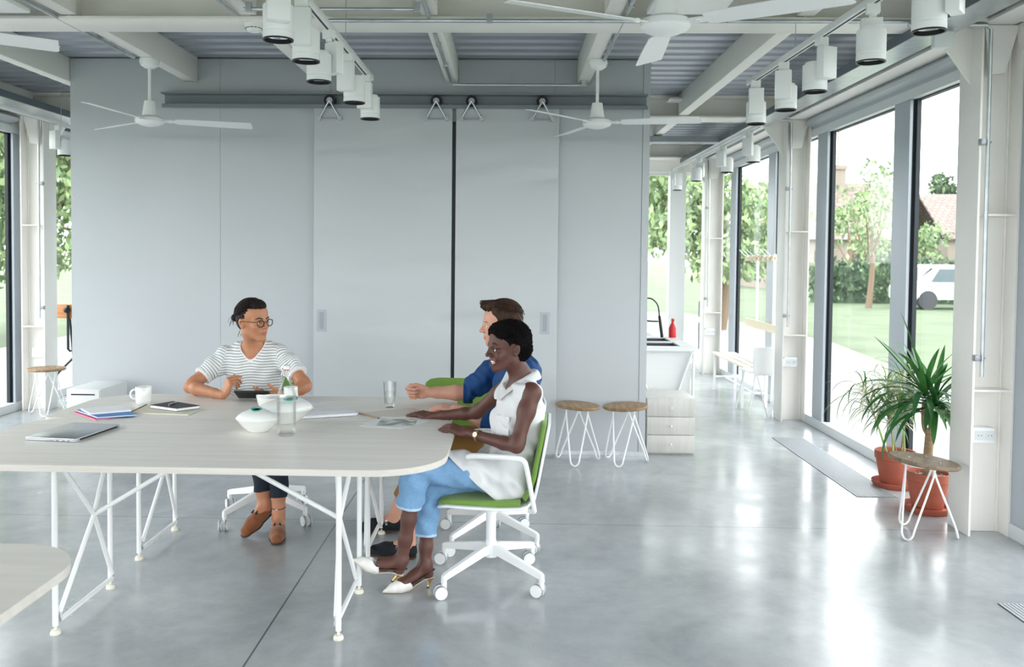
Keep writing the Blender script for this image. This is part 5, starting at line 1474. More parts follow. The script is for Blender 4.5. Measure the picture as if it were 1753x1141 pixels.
    # nails
    nails('fingernails', [tL[i] for i in range(4)] + [tR[i] for i in range(5)], M_nail, body, O, [A(-.1, -.3, 1)] * 4 + [A(-.1, -.3, 1)] * 4 + [A(-.2, -.9, .6)], .95)
    eyes(Hd, body, O, M_irisD, look=(0, -.05)); brows(Hd, body, O, M_hairK, .0026, .006, .030)
    g = MB()
    for y in (-1, 1):
        pts = [Vector(Hd(*q)) - Vector(O) for q in ((.0885, y * .0195, .009), (.0885, y * .031, .0115), (.081, y * .045, .0085), (.074, y * .051, .0115))]
        g.tube(pts, .0013, n=6, smooth=4)
    g.build('eyelashes', M_black, body)
    # teeth: two arched rows
    g = MB()
    for (z, y_, x0, hh) in ((-.0535, .026, .0890, .0042), (-.0625, .018, .0860, .0028)):
        rings = []
        for i in range(13):
            t = -1 + i / 6; yy = y_ * t; xx = x0 - .017 * t * t; zz = z + (.0075 if hh > .004 else .006) * t * t
            c = Vector(Hd(xx, yy, zz)) - Vector(O); u = Vector(Hd.d(0, 0, 1)); x_ = Vector(Hd.d(1, 0, 0)); q = hh * (1 - .35 * t * t)
            rings.append([g.b.verts.new(c + u * q - x_ * .003), g.b.verts.new(c + u * q * .8 + x_ * .0016), g.b.verts.new(c - u * q * .8 + x_ * .0016), g.b.verts.new(c - u * q - x_ * .003)])
        g.skin_rings(rings)
    g.build('teeth', M_teeth, body)
    # hair: tight curls
    f = Field(*region(Hd(0, 0, .03), pad=.17), .0026)
    f.ell(Hd(-.018, 0, .054), A(.106, .086, .088), 0, Hd.R); f.ell(Hd(-.050, 0, .012), A(.072, .076, .080), .02, Hd.R)
    f.ell(Hd(-.045, 0, -.035), A(.045, .056, .045), .02, Hd.R); f.ell(Hd(.03, 0, .088), A(.062, .062, .046), .02, Hd.R)
    rr_ = np.random.RandomState(3); D = rr_.normal(size=(36, 3)) * 240; ph = rr_.uniform(0, 6, 36)
    def curl(X, Y, Z):
        r = 0
        for i in range(14): r = r + np.sin(D[i, 0] * X + D[i, 1] * Y + D[i, 2] * Z + ph[i])
        return r * .00075
    f.warp(curl)
    f.ell(Hd(.113, 0, .020), A(.053, .10, .074), .006, Hd.R, 'sub'); f.ell(Hd(.060, 0, .010), A(.046, .12, .052), .01, Hd.R, 'sub'); f.ell(Hd(.05, 0, -.045), A(.075, .12, .055), .01, Hd.R, 'sub')
    for y in (-1, 1): f.ell(Hd(.004, y * .082, .0), A(.026, .02, .034), .004, Hd.R, 'sub')
    hr = f.build('hair', M_hairK, rw, O, smooth_it=0)
    kp = lambda q: not ((q[0] > .062 and q[2] < .088) or (q[0] > .015 and q[2] < .058 and abs(q[1]) > .03) or (q[0] > .0 and q[2] < .03) or q[2] < -.055 or (abs(q[1]) > .06 and q[0] > -.035 and q[2] < .035))
    curls(Hd, O, (-.018, 0, .054), (.107, .087, .089), 900, .0012, kp).build('curls', M_hairK, hr)
    curls(Hd, O, (-.048, 0, .0), (.078, .078, .072), 420, .0012, lambda q: kp(q) and q[0] < -.04, seed=5).build('curls', M_hairK, hr)
    # ---- shirt
    f = Field(*region(C + A(0, 0, .08), pel - A(.22, 0, .1), pel + A(.1, 0, -.08), pad=.21), .004)
    torso(f, .017, .05)
    R3 = np.stack([tf, tl, A(0, 0, 1)], 1)
    f.ell(C + tf * .03 - A(0, 0, .27), A(.105, .135, .13), .05, R3)
    f.ell(pel + A(-.01, 0, .04), A(.135, .178, .135), .05)
    th = knL - hipL
    f.chain([hipL, hipL + th * .66], [.114, .094], k=.04); th2 = knR - hipR; f.chain([hipR, hipR + th2 * .6], [.106, .100], k=.04)
    f.warp(folds(.0058, (22, 8, 30, .5, 1), (45, -20, 14, 1.7, .7), (10, 38, -34, 2.9, .8), (60, 30, 55, .3, .5), (95, -40, 30, 1.0, .35)))
    # tail of the shirt: curved hem low at the hip
    f.cut(pel + A(0, 0, -.092), A(0, 0, -1)); f.cut(WA(808, 816, 4.1), A(-.70, 0, -.72)); f.cut(A(.090, 0, .45), A(1, 0, -.22))
    # neck opening and armholes
    f.chain([C + A(0, 0, .16), C + tf * .05 + A(0, 0, .04)], [.075, .052], k=.004, op='sub')
    f.chain([C + tf * .075 + A(0, 0, .06), C + tf * .135 + A(0, 0, -.03), C + tf * .16 + A(0, 0, -.10)], [.045, .034, .012], k=.004, op='sub')
    for s, sh, el in ((1, shL, elL), (-1, shR, elR)):
        f.ell(sh + tl * s * .070 + (el - sh) * .14, A(.066, .052, .082), .006, R3, 'sub')
    shirt = f.build('shirt', M_wshirt, rw, O, smooth_it=2)
    # collar: two folded leaves and a stand
    def strip(name, rails, m, par, t=.0022):
        """sheet between polylines, given thickness"""
        g = MB(); R_ = [[Vector(p) - Vector(O) for p in r] for r in rails]
        grid = [[g.b.verts.new(p) for p in r] for r in R_]
        for i in range(len(grid) - 1):
            for j in range(len(grid[0]) - 1): g.b.faces.new((grid[i][j], grid[i][j + 1], grid[i + 1][j + 1], grid[i + 1][j]))
        o = g.build(name, m, par, angle=60); md = o.modifiers.new('thickness', 'SOLIDIFY'); md.thickness = t; md.offset = 0
        md = o.modifiers.new('round', 'SUBSURF'); md.levels = 2; md.render_levels = 2; return o
    T = lambda x, y, z: C + tf * x + tl * y + A(0, 0, z)
    for s in (1, -1):
        inner = [T(-.066, s * .004, .088), T(-.05, s * .045, .086), T(-.012, s * .066, .075), T(.035, s * .058, .045), T(.085, s * .036, .0), T(.112, s * .012, -.062)]
        mid = [T(-.086, s * .004, .094), T(-.066, s * .058, .09), T(-.014, s * .086, .074), T(.04, s * .078, .050), T(.094, s * .055, .008), T(.122, s * .022, -.055)]
        outer = [T(-.104, s * .004, .052), T(-.085, s * .070, .050), T(-.015, s * .112, .042), T(.05, s * .108, .028), T(.112, s * .092, -.016), T(.128, s * .034, -.058)]
        strip('collar', [inner, mid, outer], M_wshirt, shirt)
    # chest pocket with flap
    g = MB(); Mp = Matrix(np.stack([tf, tl, A(0, 0, 1)], 1).tolist()).to_4x4()
    pc = T(.118, .085, -.165) - O
    Tm = Matrix.Translation(Vector(pc)) @ Mp @ Matrix.Rotation(.42, 4, 'Z') @ Matrix.Rotation(-.1, 4, 'Y')
    g.box(-.006, .004, -.045, .045, -.055, .045, bev=.003, M=Tm); g.box(-.004, .008, -.047, .047, .022, .05, bev=.003, M=Tm); g.build('pocket', M_wshirt, shirt)
    # ---- jeans
    cuffs = []; legs = []
    for (a, b_, c, en) in ((hipL, knL, anL, .46), (hipR, knR, anR, .66)):
        f = Field(*region(a + A(.08, 0, .05), b_, b_ + (c - b_) * en, pad=.13), .004)
        f.ell(pel, A(.10, .16, .092), .04)
        f.chain([a, a + (b_ - a) * .5, b_], [.086, .074, .064], k=.035); e = c - b_; q = b_ + e * en
        f.chain([b_, b_ + e * .2, b_ + e * (en + .08)], [.064, .064, .0585 if en < .5 else .048], k=.02)
        f.warp(folds(.0040, (34, 20, 40, .2, 1), (-24, 50, 20, 2.1, .7), (70, -30, 60, 1.1, .45), (120, 20, -80, .4, .25)))
        f.cut_if(q, e, q + e * .1, .14)
        cuffs.append((q, e / np.linalg.norm(e))); legs.append(f)
    def hempick(P):
        m = np.zeros(len(P), int)
        for q, e in cuffs:
            dd = (P - q) @ e; m[(dd > -.014) & (dd < .03) & (np.linalg.norm(P - q, axis=1) < .076)] = 1
        return m
    join_fields('jeans', legs, [M_denim, M_denimhem], rw, O, smooth_it=2, pick=hempick)
    # ---- slingback pumps
    for P, nm in ((PL, 'L'), (PR, 'R')):
        f = Field(*region(P(0, 0, 0), P(.27, 0, 0), P(.05, 0, .1), pad=.05), .0024)
        f.chain([P(.125, 0, .034), P(.165, 0, .026), P(.205, 0, .019), P(.252, 0, .008)], [.031, .030, .0205, .003], k=.014)
        f.cut(P(.2, 0, .0), -P.d(0, 0, 1)); f.cut(P(.118, 0, .03), P.d(-1, 0, .35))
        f.chain([P(.06, 0, .12), P(.135, 0, .066), P(.17, 0, .052)], [.05, .035, .012], k=.003, op='sub')
        sh = f.build('slingback_pump', M_shoeW, rw, O)
        g = MB(); pts = []
        sole = [(.255, .004, .003), (.22, .004, .017), (.17, .003, .031), (.13, .008, .027), (.09, .028, .017), (.055, .046, .018), (.02, .052, .020), (.002, .052, .010)]
        rings = []
        for x, z, w_ in sole: rings.append([g.b.verts.new(Vector(P(x, y, z + dz) - O)) for y, dz in ((-w_, -.002), (w_, -.002), (w_, .002), (-w_, .002))])
        g.skin_rings(rings); g.build('insole', M_insole, sh)
        g = MB(); hp = [P(.020, 0, .050) - O, P(.024, 0, .034) - O, P(.030, 0, .015) - O, P(.033, 0, .004) - O]
        g.tube([Vector(p) for p in hp], .006, n=12, smooth=4, radii=[.019, .009, .0055, .0055]); hl = g.build('heel', M_gold, sh)
        g = MB(); g.cyl(Vector(P(.033, 0, .005) - O), Vector(P(.0335, 0, -.001) - O), .0062, n=12); g.build('heel_tip', M_black, hl)
        g = MB(); st = [(.125, .031, .040), (.08, .031, .062), (.03, .024, .082), (.002, 0, .086), (.03, -.024, .082), (.08, -.031, .062), (.125, -.031, .040)]
        g.tube([Vector(P(*q) - O) for q in st], .0042, n=8, smooth=5, sq=.45, ref=P.d(0, 0, 1)); g.build('strap', M_black, sh)
    # ---- watch
    wc = wrL + (elL - wrL) * .24; wd = (elL - wrL) / np.linalg.norm(elL - wrL)
    R0 = np.array(Vector(wd).to_track_quat('Z', 'Y').to_matrix())
    Tm = Matrix.Translation(Vector(wc - O)) @ Vector(wd).to_track_quat('Z', 'Y').to_matrix().to_4x4()
    g = MB(); g.lathe([(.0268, -.0055), (.0290, -.0055), (.0290, .0055), (.0268, .0055)], n=40, M=Tm, cap0=False, cap1=False); wt = g.build('wristwatch', M_gold, rw)
    fd = Vector((-.25, -1, .35)); fd = (fd - Vector(wd) * fd.dot(Vector(wd))).normalized()
    cc = Vector(wc - O) + fd * .0295
    g = MB(); g.cyl(cc - fd * .003, cc + fd * .004, .0135, n=28); cs = g.build('case', M_gold, wt)
    g = MB(); g.cyl(cc + fd * .004, cc + fd * .0046, .0112, n=28); g.build('dial', M_lampwhite, cs)
    g = MB(); v1 = Vector(wd); g.cyl(cc + fd * .005, cc + fd * .005 + v1 * .008, .0005, n=5); g.cyl(cc + fd * .005, cc + fd * .005 - v1.cross(fd) * .006, .0005, n=5); g.build('hands', M_black, cs)
    # small stud in the ear
woman()

# ================================================= man in the striped T-shirt
OA = A(-1.55, 5.36, 0)
ra = person('man with tied back dark hair, round glasses and striped T-shirt, holding a tablet', OA)
def manA():
    O = OA
    th = math.radians(56); Hd = Frame(WA(434, 551, 5.27), A(math.sin(th), -math.cos(th), -.02), A(-.10, 0, 1), 1.06)
    shR = WA(386, 610, 5.36); shL = WA(484, 606, 5.36); C = (shR + shL) / 2 + A(0, 0, .0)
    tf = A(.03, -1, 0); tl = np.cross(A(0, 0, 1), tf); tl /= np.linalg.norm(tl)
    pel = A(-1.555, 5.40, .53)
    elR = WA(325, 662, 5.19); elL = WA(523, 661, 5.19)
    wrR = WA(382, 676, 5.05); wrL = WA(487, 675, 5.07)
    hipR = pel + A(-.09, 0, 0); hipL = pel + A(.09, 0, 0)
    knR = A(-1.44, 4.98, .54); knL = A(-1.33, 5.0, .53)
    anL = WA(477, 878, 4.93); anR = WA(453, 868, 4.97)
    fb = Field(*region(shR, shL, elR, elL, wrR, wrL, pel, knR, knL, anR, anL, C + A(0, 0, .08), pad=.13), .0044)
    def torso(f, g=0., k=.05):
        R3 = np.stack([tf, tl, A(0, 0, 1)], 1)
        f.ell(pel, A(.165, .11, .10) + g, k); f.cap(pel + A(0, 0, .04), C - A(0, 0, .24), .105 + g, .105 + g, k, flat=(0, 1, 0), q=.85)
        f.ell(C - A(0, 0, .16), A(.108, .158, .17) + g, k, R3); f.ell(C - A(0, 0, .05), A(.088, .165, .08) + g, k, R3)
        f.cap(shL + A(-.03, 0, 0), shR + A(.03, 0, 0), .046 + g, None, .05)
        f.cap(C + A(-.09, .0, .035), C + A(.09, .0, .035), .036 + g, None, .05)
    torso(fb)
    def neck(f): f.chain([C + A(.0, 0, .02), C + A(.002, -.01, .075), Hd(-.022, 0, -.055), Hd(-.02, 0, .0)], [.070, .056, .053, .056], k=.03)
    neck(fb)
    for (a, b_, c) in ((shL, elL, wrL), (shR, elR, wrR)):
        d = (b_ - a); fb.chain([a, a + d * .35, b_ - d * .1, b_], [.054, .048, .038, .036], k=.03)
        e = c - b_; fb.chain([b_, b_ + e * .22, b_ + e * .75, c], [.036, .040, .028, .0245], k=.012)
    for (a, b_, c) in ((hipL, knL, anL), (hipR, knR, anR)):
        fb.chain([a, b_], [.08, .056], k=.03); e = c - b_
        fb.chain([b_, b_ + e * .3 + A(0, .02, 0), b_ + e * .75, c], [.052, .054, .040, .036], k=.02)
    PL = Frame(anL - A(0, 0, .0), A(.18, -1, 0), A(0, 0, 1)); PL.o = anL - PL.d(.045, 0, 0); PL.o[2] = 0.
    PR = Frame(anR, A(-.50, -.80, -.42), A(-.2, -.35, 1)); PR.o = anR - PR.d(.05, 0, .085) + A(0, 0, .03)
    for P in (PL, PR):
        fb.chain([anL if P is PL else anR, P(.035, 0, .05)], [.035, .03], k=.015)
        fb.chain([P(.05, 0, .08), P(.11, 0, .05), P(.18, 0, .032)], [.033, .032, .024], k=.02)
    # hands: right one raised with the index pointing at the tablet
    fr_ = A(.42, -.12, .90)
    fR = Field(*region(wrR, wrR + A(.08, -.02, .14), pad=.085), .0024)
    tR = hand(fR, wrR + A(.004, 0, .006), fr_, A(-.55, -.72, .38), 1, [(1.05, .35, .15), (1.15, .75, .4), (1.25, .95, .5), (1.3, 1.05, .5)], spread=(.10, .03, -.04, -.10), thumb=(.25, .15, .2), s=.98)
    ee = elR - wrR; fR.chain([wrR + ee * .18, wrR], [.0262, .0245], k=.012)
    fl_ = A(-.97, -.12, .05)
    fL = Field(*region(wrL, wrL + A(-.22, -.02, 0), pad=.085), .0024)
    tL = hand(fL, wrL + A(-.004, 0, 0), fl_, A(-.05, -.35, -.93), -1, [(.10, .25, .15), (.15, .3, .2), (.2, .35, .2), (.25, .35, .2)], thumb=(.9, .1, .0), s=.98)
    ee = elL - wrL; fL.chain([wrL + ee * .18, wrL], [.0262, .0245], k=.012)
    fh = Field(*region(Hd(0, 0, 0), pad=.175), .0026)
    head(fh, Hd, jaw=.95); neck(fh); fh.cut(C + A(0, 0, .03), A(0, 0, -1))
    body = join_fields('body', [fb, fh, fR, fL], [M_skinA, M_lipA], ra, O, pick=lips_pick(Hd, False))
    eyes(Hd, body, O, M_irisD, look=(.05, -.02)); brows(Hd, body, O, M_hairD, .0052, .004, .027)
    # swept back hair with a bun
    f = Field(*region(Hd(-.03, 0, .02), pad=.21), .0028)
    f.ell(Hd(-.018, 0, .049), A(.104, .083, .088), 0, Hd.R); f.ell(Hd(-.050, 0, .010), A(.066, .073, .075), .02, Hd.R); f.ell(Hd(.035, 0, .098), A(.055, .055, .034), .02, Hd.R)
    L = lambda X, Y, Z: ((X - Hd.o[0]) * Hd.R[0, 1] + (Y - Hd.o[1]) * Hd.R[1, 1] + (Z - Hd.o[2]) * Hd.R[2, 1], (X - Hd.o[0]) * Hd.R[0, 2] + (Y - Hd.o[1]) * Hd.R[1, 2] + (Z - Hd.o[2]) * Hd.R[2, 2])
    def strands(X, Y, Z):
        y, z = L(X, Y, Z); a = np.arctan2(y, z + .02); return .0011 * np.sin(a * 46 + 8 * np.sin(z * 22)) + .0009 * np.sin(a * 23 + 1)
    f.warp(strands)
    f.ell(Hd(.112, 0, .015), A(.062, .11, .070), .006, Hd.R, 'sub'); f.ell(Hd(.045, 0, -.045), A(.068, .12, .060), .01, Hd.R, 'sub')
    for y in (-1, 1):
        f.ell(Hd(.050, y * .075, .035), A(.036, .03, .032), .006, Hd.R, 'sub'); f.ell(Hd(.0, y * .082, -.004), A(.028, .02, .034), .004, Hd.R, 'sub')
    f.ell(Hd(-.140, -.012, .018), A(.028, .030, .026), .006, Hd.R)
    hr = f.build('hair', M_hairD, ra, O, smooth_it=0)
    st = []
    for i in range(150):
        a = math.radians(-128 + 256 * i / 149); el = .62 - .50 * min(1, abs(a) / 1.55) ** 2 - (.3 * max(0, abs(a) - 1.5))
        for dd in (0, .28, .6): st.append((math.cos(a) * math.cos(el + dd), math.sin(a) * math.cos(el + dd), math.sin(el + dd)))
    combed(Hd, O, st, (-1, -.08, -.28), (-.018, 0, .049), (.106, .0845, .0895), r=.0021, seed=3).build('combed_locks', M_hairD, hr)
    g = MB(); rn = random.Random(4)
    for k in range(16):
        p0 = Vector(Hd(-.155 + rn.uniform(-.012, .008), rn.uniform(-.02, .02), .01)) - Vector(O); a = rn.uniform(-.5, .5)
        g.tube([p0, p0 + Vector(Hd.d(-.018, .02 * a, rn.uniform(-.02, .015))), p0 + Vector(Hd.d(-.03, .04 * a, rn.uniform(-.05, -.01)))], .0009, n=5, smooth=3)
    for k in range(10):
        p0 = Vector(Hd(-.075, rn.uniform(-.04, .03), -.05)) - Vector(O); g.tube([p0, p0 + Vector(Hd.d(-.012, 0, -.02)), p0 + Vector(Hd.d(-.018, rn.uniform(-.01, .01), -.04))], .001, n=5, smooth=3)
    g.build('loose_strands', M_hairD, hr)
    # glasses
    g = MB()
    for y in (-1, 1):
        c = Hd(.1045, y * .0325, .001); pts = []
        for q in range(24):
            a = 2 * PI * q / 24; ca, sa = math.cos(a), math.sin(a)
            yy = y * .0325 + .0225 * ca; pts.append(Vector(Hd(.1035 - .25 * abs(yy) * .35, yy, .002 + .0195 * sa * (.92 if sa > 0 else 1.05))) - Vector(O))
        g.tube(pts, .0024, n=6, closed=True)
        g.tube([Vector(Hd(*p)) - Vector(O) for p in ((.098, y * .057, .010), (.08, y * .070, .012), (.02, y * .081, .014), (-.012, y * .084, .008), (-.022, y * .084, -.012))], .0016, n=6, smooth=3)
    g.tube([Vector(Hd(*p)) - Vector(O) for p in ((.1045, -.0095, .006), (.109, 0, .009), (.1045, .0095, .006))], .0018, n=6, smooth=4)
    gl = g.build('eyeglasses', M_black, ra)
    for y in (-1, 1):
        g = MB(); n = 24; vs = []
        for q in range(n):
            a = 2 * PI * q / n; yy = y * .0325 + .0235 * math.cos(a); vs.append(g.b.verts.new(Vector(Hd(.1040 - .0875 * abs(yy), yy, .001 + .0205 * math.sin(a))) - Vector(O)))
        g.b.faces.new(vs); g.build('lens', M_glass, gl)
    # T-shirt
    f = Field(*region(shR, shL, elR * .5 + shR * .5, elL * .5 + shL * .5, pel, C + A(0, 0, .06), pad=.15), .0038)
    torso(f, .013)
    cuffs = []
    for a, b_ in ((shL, elL), (shR, elR)):
        d = b_ - a; f.chain([a, a + d * .35, a + d * .74], [.060, .060, .059], k=.035); cuffs.append((a + d * .66, d / np.linalg.norm(d)))
    f.warp(folds(.0040, (30, 12, 26, .5, 1), (-34, 18, 40, 1.9, .8), (60, 30, -20, .7, .6), (110, -30, 50, .2, .3)))
    for q, e in cuffs: f.cut_if(q, e, q, .13)
    f.cut(pel + A(0, 0, -.03), A(0, 0, -1))
    f.chain([C + A(0, -.01, .15), C + A(.0, -.035, .055)], [.085, .066], k=.004, op='sub')
    f.cap(C + A(.0, -.05, .075), C + A(.005, -.15, -.038), .074, .003, .002, 'sub')
    vn = [(C + A(.0, -.06, .05), .078), (C + A(.004, -.10, .0), .05), (C + A(.006, -.115, -.035), .022)]
    def stripe(V):
        z = V[:, 2] * 1.0; best = np.full(len(V), 9.)
        t = z.copy()
        for a, b_ in ((shL, elL), (shR, elR)):
            d = b_ - a; Ln = np.linalg.norm(d); u = d / Ln; s_ = (V - a) @ u; r = np.linalg.norm(V - a - np.outer(s_, u), axis=1)
            outside = (np.sign(a[0] - C[0]) * (V[:, 0] - a[0]) > -.02 + .35 * np.maximum(0, a[2] - V[:, 2])) & (r < .11)
            t = np.where(outside, -s_ + a[2], t)
        t = t + .006 * np.sin(V[:, 0] * 14 + 1) + .003 * np.sin(V[:, 0] * 41)
        # plain hems at cuffs and neckline
        for q, e in cuffs: t = np.where(((V - q) @ e > -.014) & (np.linalg.norm(V - q, axis=1) < .1), .0165 * .3, t)
        return t
    subs = [(C + A(0, -.01, .15), C + A(.0, -.035, .055), .085, .066), (C + A(.0, -.05, .075), C + A(.005, -.15, -.038), .074, .003)]
    def nk(P):
        m = np.zeros(len(P), int)
        for a, b_, ra_, rb_ in subs:
            ab = b_ - a; t = np.clip((P - a) @ ab / (ab @ ab), 0, 1); d = np.linalg.norm(P - a - np.outer(t, ab), axis=1) - (ra_ + (rb_ - ra_) * t)
            m[d < .0085] = 1
        return m
    f.build('tshirt', [M_tee, M_teew], ra, O, smooth_it=2, attr=('stripe', stripe), pick=nk)
    # trousers
    legs = []
    for (a, b_, c, en) in ((hipL, knL, anL, .83), (hipR, knR, anR, .80)):
        f = Field(*region(a, b_, c, pel, pad=.13), .0044); f.ell(pel + A(0, 0, -.02), A(.17, .13, .10), .04)
        f.chain([a, b_], [.092, .070], k=.03); e = c - b_; q = b_ + e * en; f.chain([b_, q], [.066, .050], k=.02)
        f.warp(folds(.003, (30, 20, 50, .2, 1), (-24, 50, 20, 2.1, .7)))
        f.cut_if(q - e * .04, e, q, .12); legs.append(f)
    join_fields('trousers', legs, M_navy, ra, O, smooth_it=2)
    for P in (PL, PR):
        sh = loafer(ra, O, P, M_suede, M_solebr, name='loafer')
        g = MB()
        for s in (-1, 1):
            g.tube([Vector(P(.118, s * .006, .078) - O), Vector(P(.128, s * .014, .082) - O), Vector(P(.143, s * .017, .074) - O)], .003, n=8, smooth=3, radii=[.002, .003, .0062])
            g.tube([Vector(P(.118, 0, .078) - O), Vector(P(.112, s * .022, .066) - O), Vector(P(.08, s * .036, .058) - O)], .0018, n=6, smooth=3)
        g.build('tassel', M_suedeK, sh)
    g = MB(); c = anL + A(0, 0, .035)
    g.tube([Vector(c - O) + Vector((.039 * math.cos(a), .039 * math.sin(a), .004 * math.sin(a))) for a in [2 * PI * i / 20 for i in range(20)]], .0018, n=6, closed=True)
    ak = g.build('ankle_bracelet', M_black, ra); g = MB(); g.sphere(Vector(c - O) + Vector((.0, -.041, -.004)), .006, 2, (1.3, .6, .8)); g.build('charm', M_chrome, ak)
    # the tablet he holds: a thing of its own
    t = empty('tablet', W(434, 675, 5.045), label='black tablet held by the man in the striped T-shirt above the table', cat='tablet')
    t.rotation_euler = (math.radians(-26), 0, math.radians(3))
    g = MB(); g.prism(rounded(-.10, .10, -.068, .068, (.008,) * 4, 4), -.004, .004, bev=.0015); g.build('case', M_bkblack, t)
    g = MB(); g.prism(rounded(-.09, .09, -.06, .06, (.003,) * 4, 3), .0041, .0046); g.build('screen', mat('tablet_screen', rgb(18, 22, 28), .1), t)
manA()

# ================================================= man in the blue shirt
OB = A(.03, 4.84, 0)
rb = person('brown haired man in blue shirt and ochre trousers, fist raised, partly behind the woman', OB)
def manB():
    O = OB
    Hd = Frame(WA(858, 558, 4.84), A(-.985, -.14, -.05), A(-.04, 0, 1), 1.03)
    tf = A(-.98, -.1, 0); tl = np.cross(A(0, 0, 1), tf); tl /= np.linalg.norm(tl)
    C = A(.045, 4.84, .985); shL = C + tl * .18 + A(.02, 0, 0); shR = C - tl * .18 + A(-.055, 0, 0)
    pel = A(.035, 4.86, .53)
    elR = WA(800, 672, 5.06); wrR = WA(732, 671, 5.05)
    elL = WA(838, 722, 4.66); wrL = WA(781, 700, 4.76)
    hipL = pel + A(0, -.09, 0); hipR = pel + A(0, .09, 0)
    knL = A(-.43, 4.70, .545); knR = A(-.46, 4.98, .545)
    anL = A(-.52, 4.56, .105); anR = A(-.645, 4.98, .115)
    fb = Field(*region(shR, shL, elR, elL, wrR, wrL, pel, knR, knL, anR, anL, C + A(0, 0, .08), pad=.13), .0046)
    R3 = np.stack([tf, tl, A(0, 0, 1)], 1)
    def torso(f, g=0., k=.05):
        f.ell(pel, A(.12, .165, .10) + g, k); f.cap(pel + A(0, 0, .04), C - A(0, 0, .24), .11 + g, .115 + g, k)
        f.ell(C - A(0, 0, .16), A(.115, .165, .17) + g, k, R3); f.ell(C - A(0, 0, .04), A(.095, .17, .08) + g, k, R3)
        f.cap(shL - tl * .03, shR + tl * .03, .055 + g, None, .05)
    torso(fb)
    def neck(f): f.chain([C + A(.0, 0, .02), C + A(-.004, 0, .075), Hd(-.022, 0, -.055), Hd(-.02, 0, .0)], [.075, .060, .057, .06], k=.035)
    neck(fb)
    for (a, b_, c) in ((shL, elL, wrL), (shR, elR, wrR)):
        fb.chain([a, b_], [.055, .042], k=.03); e = c - b_; fb.chain([b_, b_ + e * .28, b_ + e * .75, c], [.042, .045, .033, .029], k=.014)
    for (a, b_, c) in ((hipL, knL, anL), (hipR, knR, anR)):
        fb.chain([a, b_], [.08, .056], k=.03); e = c - b_; fb.chain([b_, b_ + e * .3, b_ + e * .75, c], [.052, .054, .040, .034], k=.02)
    shoes = []
    for an, d, z in ((anL, A(-.95, .22, 0), 0), (anR, A(-1, .05, -.05), .012)):
        P = Frame(an, d, A(0, 0, 1)); P.o = an - P.d(.045, 0, 0); P.o[2] = z; shoes.append(P)
        fb.chain([an, P(.035, 0, .05)], [.034, .03], k=.015); fb.chain([P(.05, 0, .08), P(.11, 0, .05), P(.18, 0, .032)], [.033, .030, .022], k=.02)
    fR = Field(*region(wrR, wrR + A(-.12, 0, 0), pad=.085), .0024)
    # fist, thumb side up and towards us
    hand(fR, wrR + A(-.004, 0, .002), A(-1, -.06, .10), A(-.02, .96, .28), 1, [(1.50, 1.55, .9), (1.52, 1.55, .9), (1.54, 1.55, .9), (1.55, 1.5, .9)], spread=(.02, 0, -.02, -.05), thumb=(.42, .5, .55), s=1.12)
    fR.chain([wrR + (elR - wrR) * .2, wrR], [.031, .029], k=.012)
    fL = Field(*region(wrL, wrL + A(-.22, 0, 0), pad=.085), .0026)
    kk = WA(752, 694, 4.80) - wrL
    hand(fL, wrL, kk + A(0, 0, -.004), A(-.1, -.1, 1), -1, [(.28, .2, .1), (.28, .2, .1), (.3, .2, .1), (.34, .2, .1)], thumb=(.5, .1, .1), s=1.0)
    fL.chain([wrL + (elL - wrL) * .2, wrL], [.031, .029], k=.012)
    fh = Field(*region(Hd(0, 0, 0), pad=.17), .0028)
    head(fh, Hd, jaw=1.02); neck(fh); fh.cut(C + A(0, 0, .03), A(0, 0, -1))
    body = join_fields('body', [fb, fh, fR, fL], [M_skinB, M_lipB], rb, O, pick=lips_pick(Hd, False))
    eyes(Hd, body, O, M_irisG); brows(Hd, body, O, M_hairB, .0036, .003, .027)
    f = Field(*region(Hd(0, 0, .04), pad=.18), .0028)
    f.ell(Hd(-.018, 0, .052), A(.106, .085, .088), 0, Hd.R); f.ell(Hd(-.050, 0, .005), A(.066, .074, .075), .02, Hd.R)
    f.ell(Hd(.045, 0, .112), A(.060, .058, .034), .015, Hd.R); f.ell(Hd(.083, 0, .118), A(.028, .045, .022), .012, Hd.R)
    f.warp(lambda X, Y, Z: .0022 * np.sin(150 * X - 60 * Z + 4 * np.sin(40 * Z)) * np.sin(90 * Y + 50 * Z) + .001 * np.sin(300 * X + 200 * Z))
    f.ell(Hd(.118, 0, .018), A(.058, .11, .072), .005, Hd.R, 'sub'); f.ell(Hd(.05, 0, -.045), A(.07, .12, .062), .01, Hd.R, 'sub')
    for y in (-1, 1):
        f.ell(Hd(.062, y * .075, .035), A(.034, .03, .03), .006, Hd.R, 'sub'); f.ell(Hd(.004, y * .082, -.002), A(.028, .02, .034), .004, Hd.R, 'sub')
    hr = f.build('hair', M_hairB, rb, O, smooth_it=0)
    st = []; rn = random.Random(8)
    for i in range(420):
        a = rn.uniform(-2.6, 2.6); el = rn.uniform(.70 - .42 * min(1, abs(a) / 1.5) ** 2, 1.45); st.append((math.cos(a) * math.cos(el), math.sin(a) * math.cos(el), math.sin(el)))
    combed(Hd, O, st, lambda u: (u[0] - .75, u[1] * 1.1 + rn.uniform(-.2, .2), u[2] - .15), (-.016, 0, .054), (.108, .0865, .092), r=.0025, lift=.02, seed=6, wob=.25).build('tousled_locks', M_hairB, hr)
    g = MB()
    for i in range(90):
        y = rn.uniform(-.045, .045); x = rn.uniform(.05, .085); p0 = np.array([x, y, .120 + rn.uniform(-.01, .004)])
        lock(g, [Hd(*p0) - O, Hd(*(p0 + [.016, 0, .006])) - O, Hd(*(p0 + [.014 + rn.uniform(-.01, .010), rn.uniform(-.01, .01), .016])) - O, Hd(*(p0 + [-.014, rn.uniform(-.01, .01), .018])) - O], .0024)
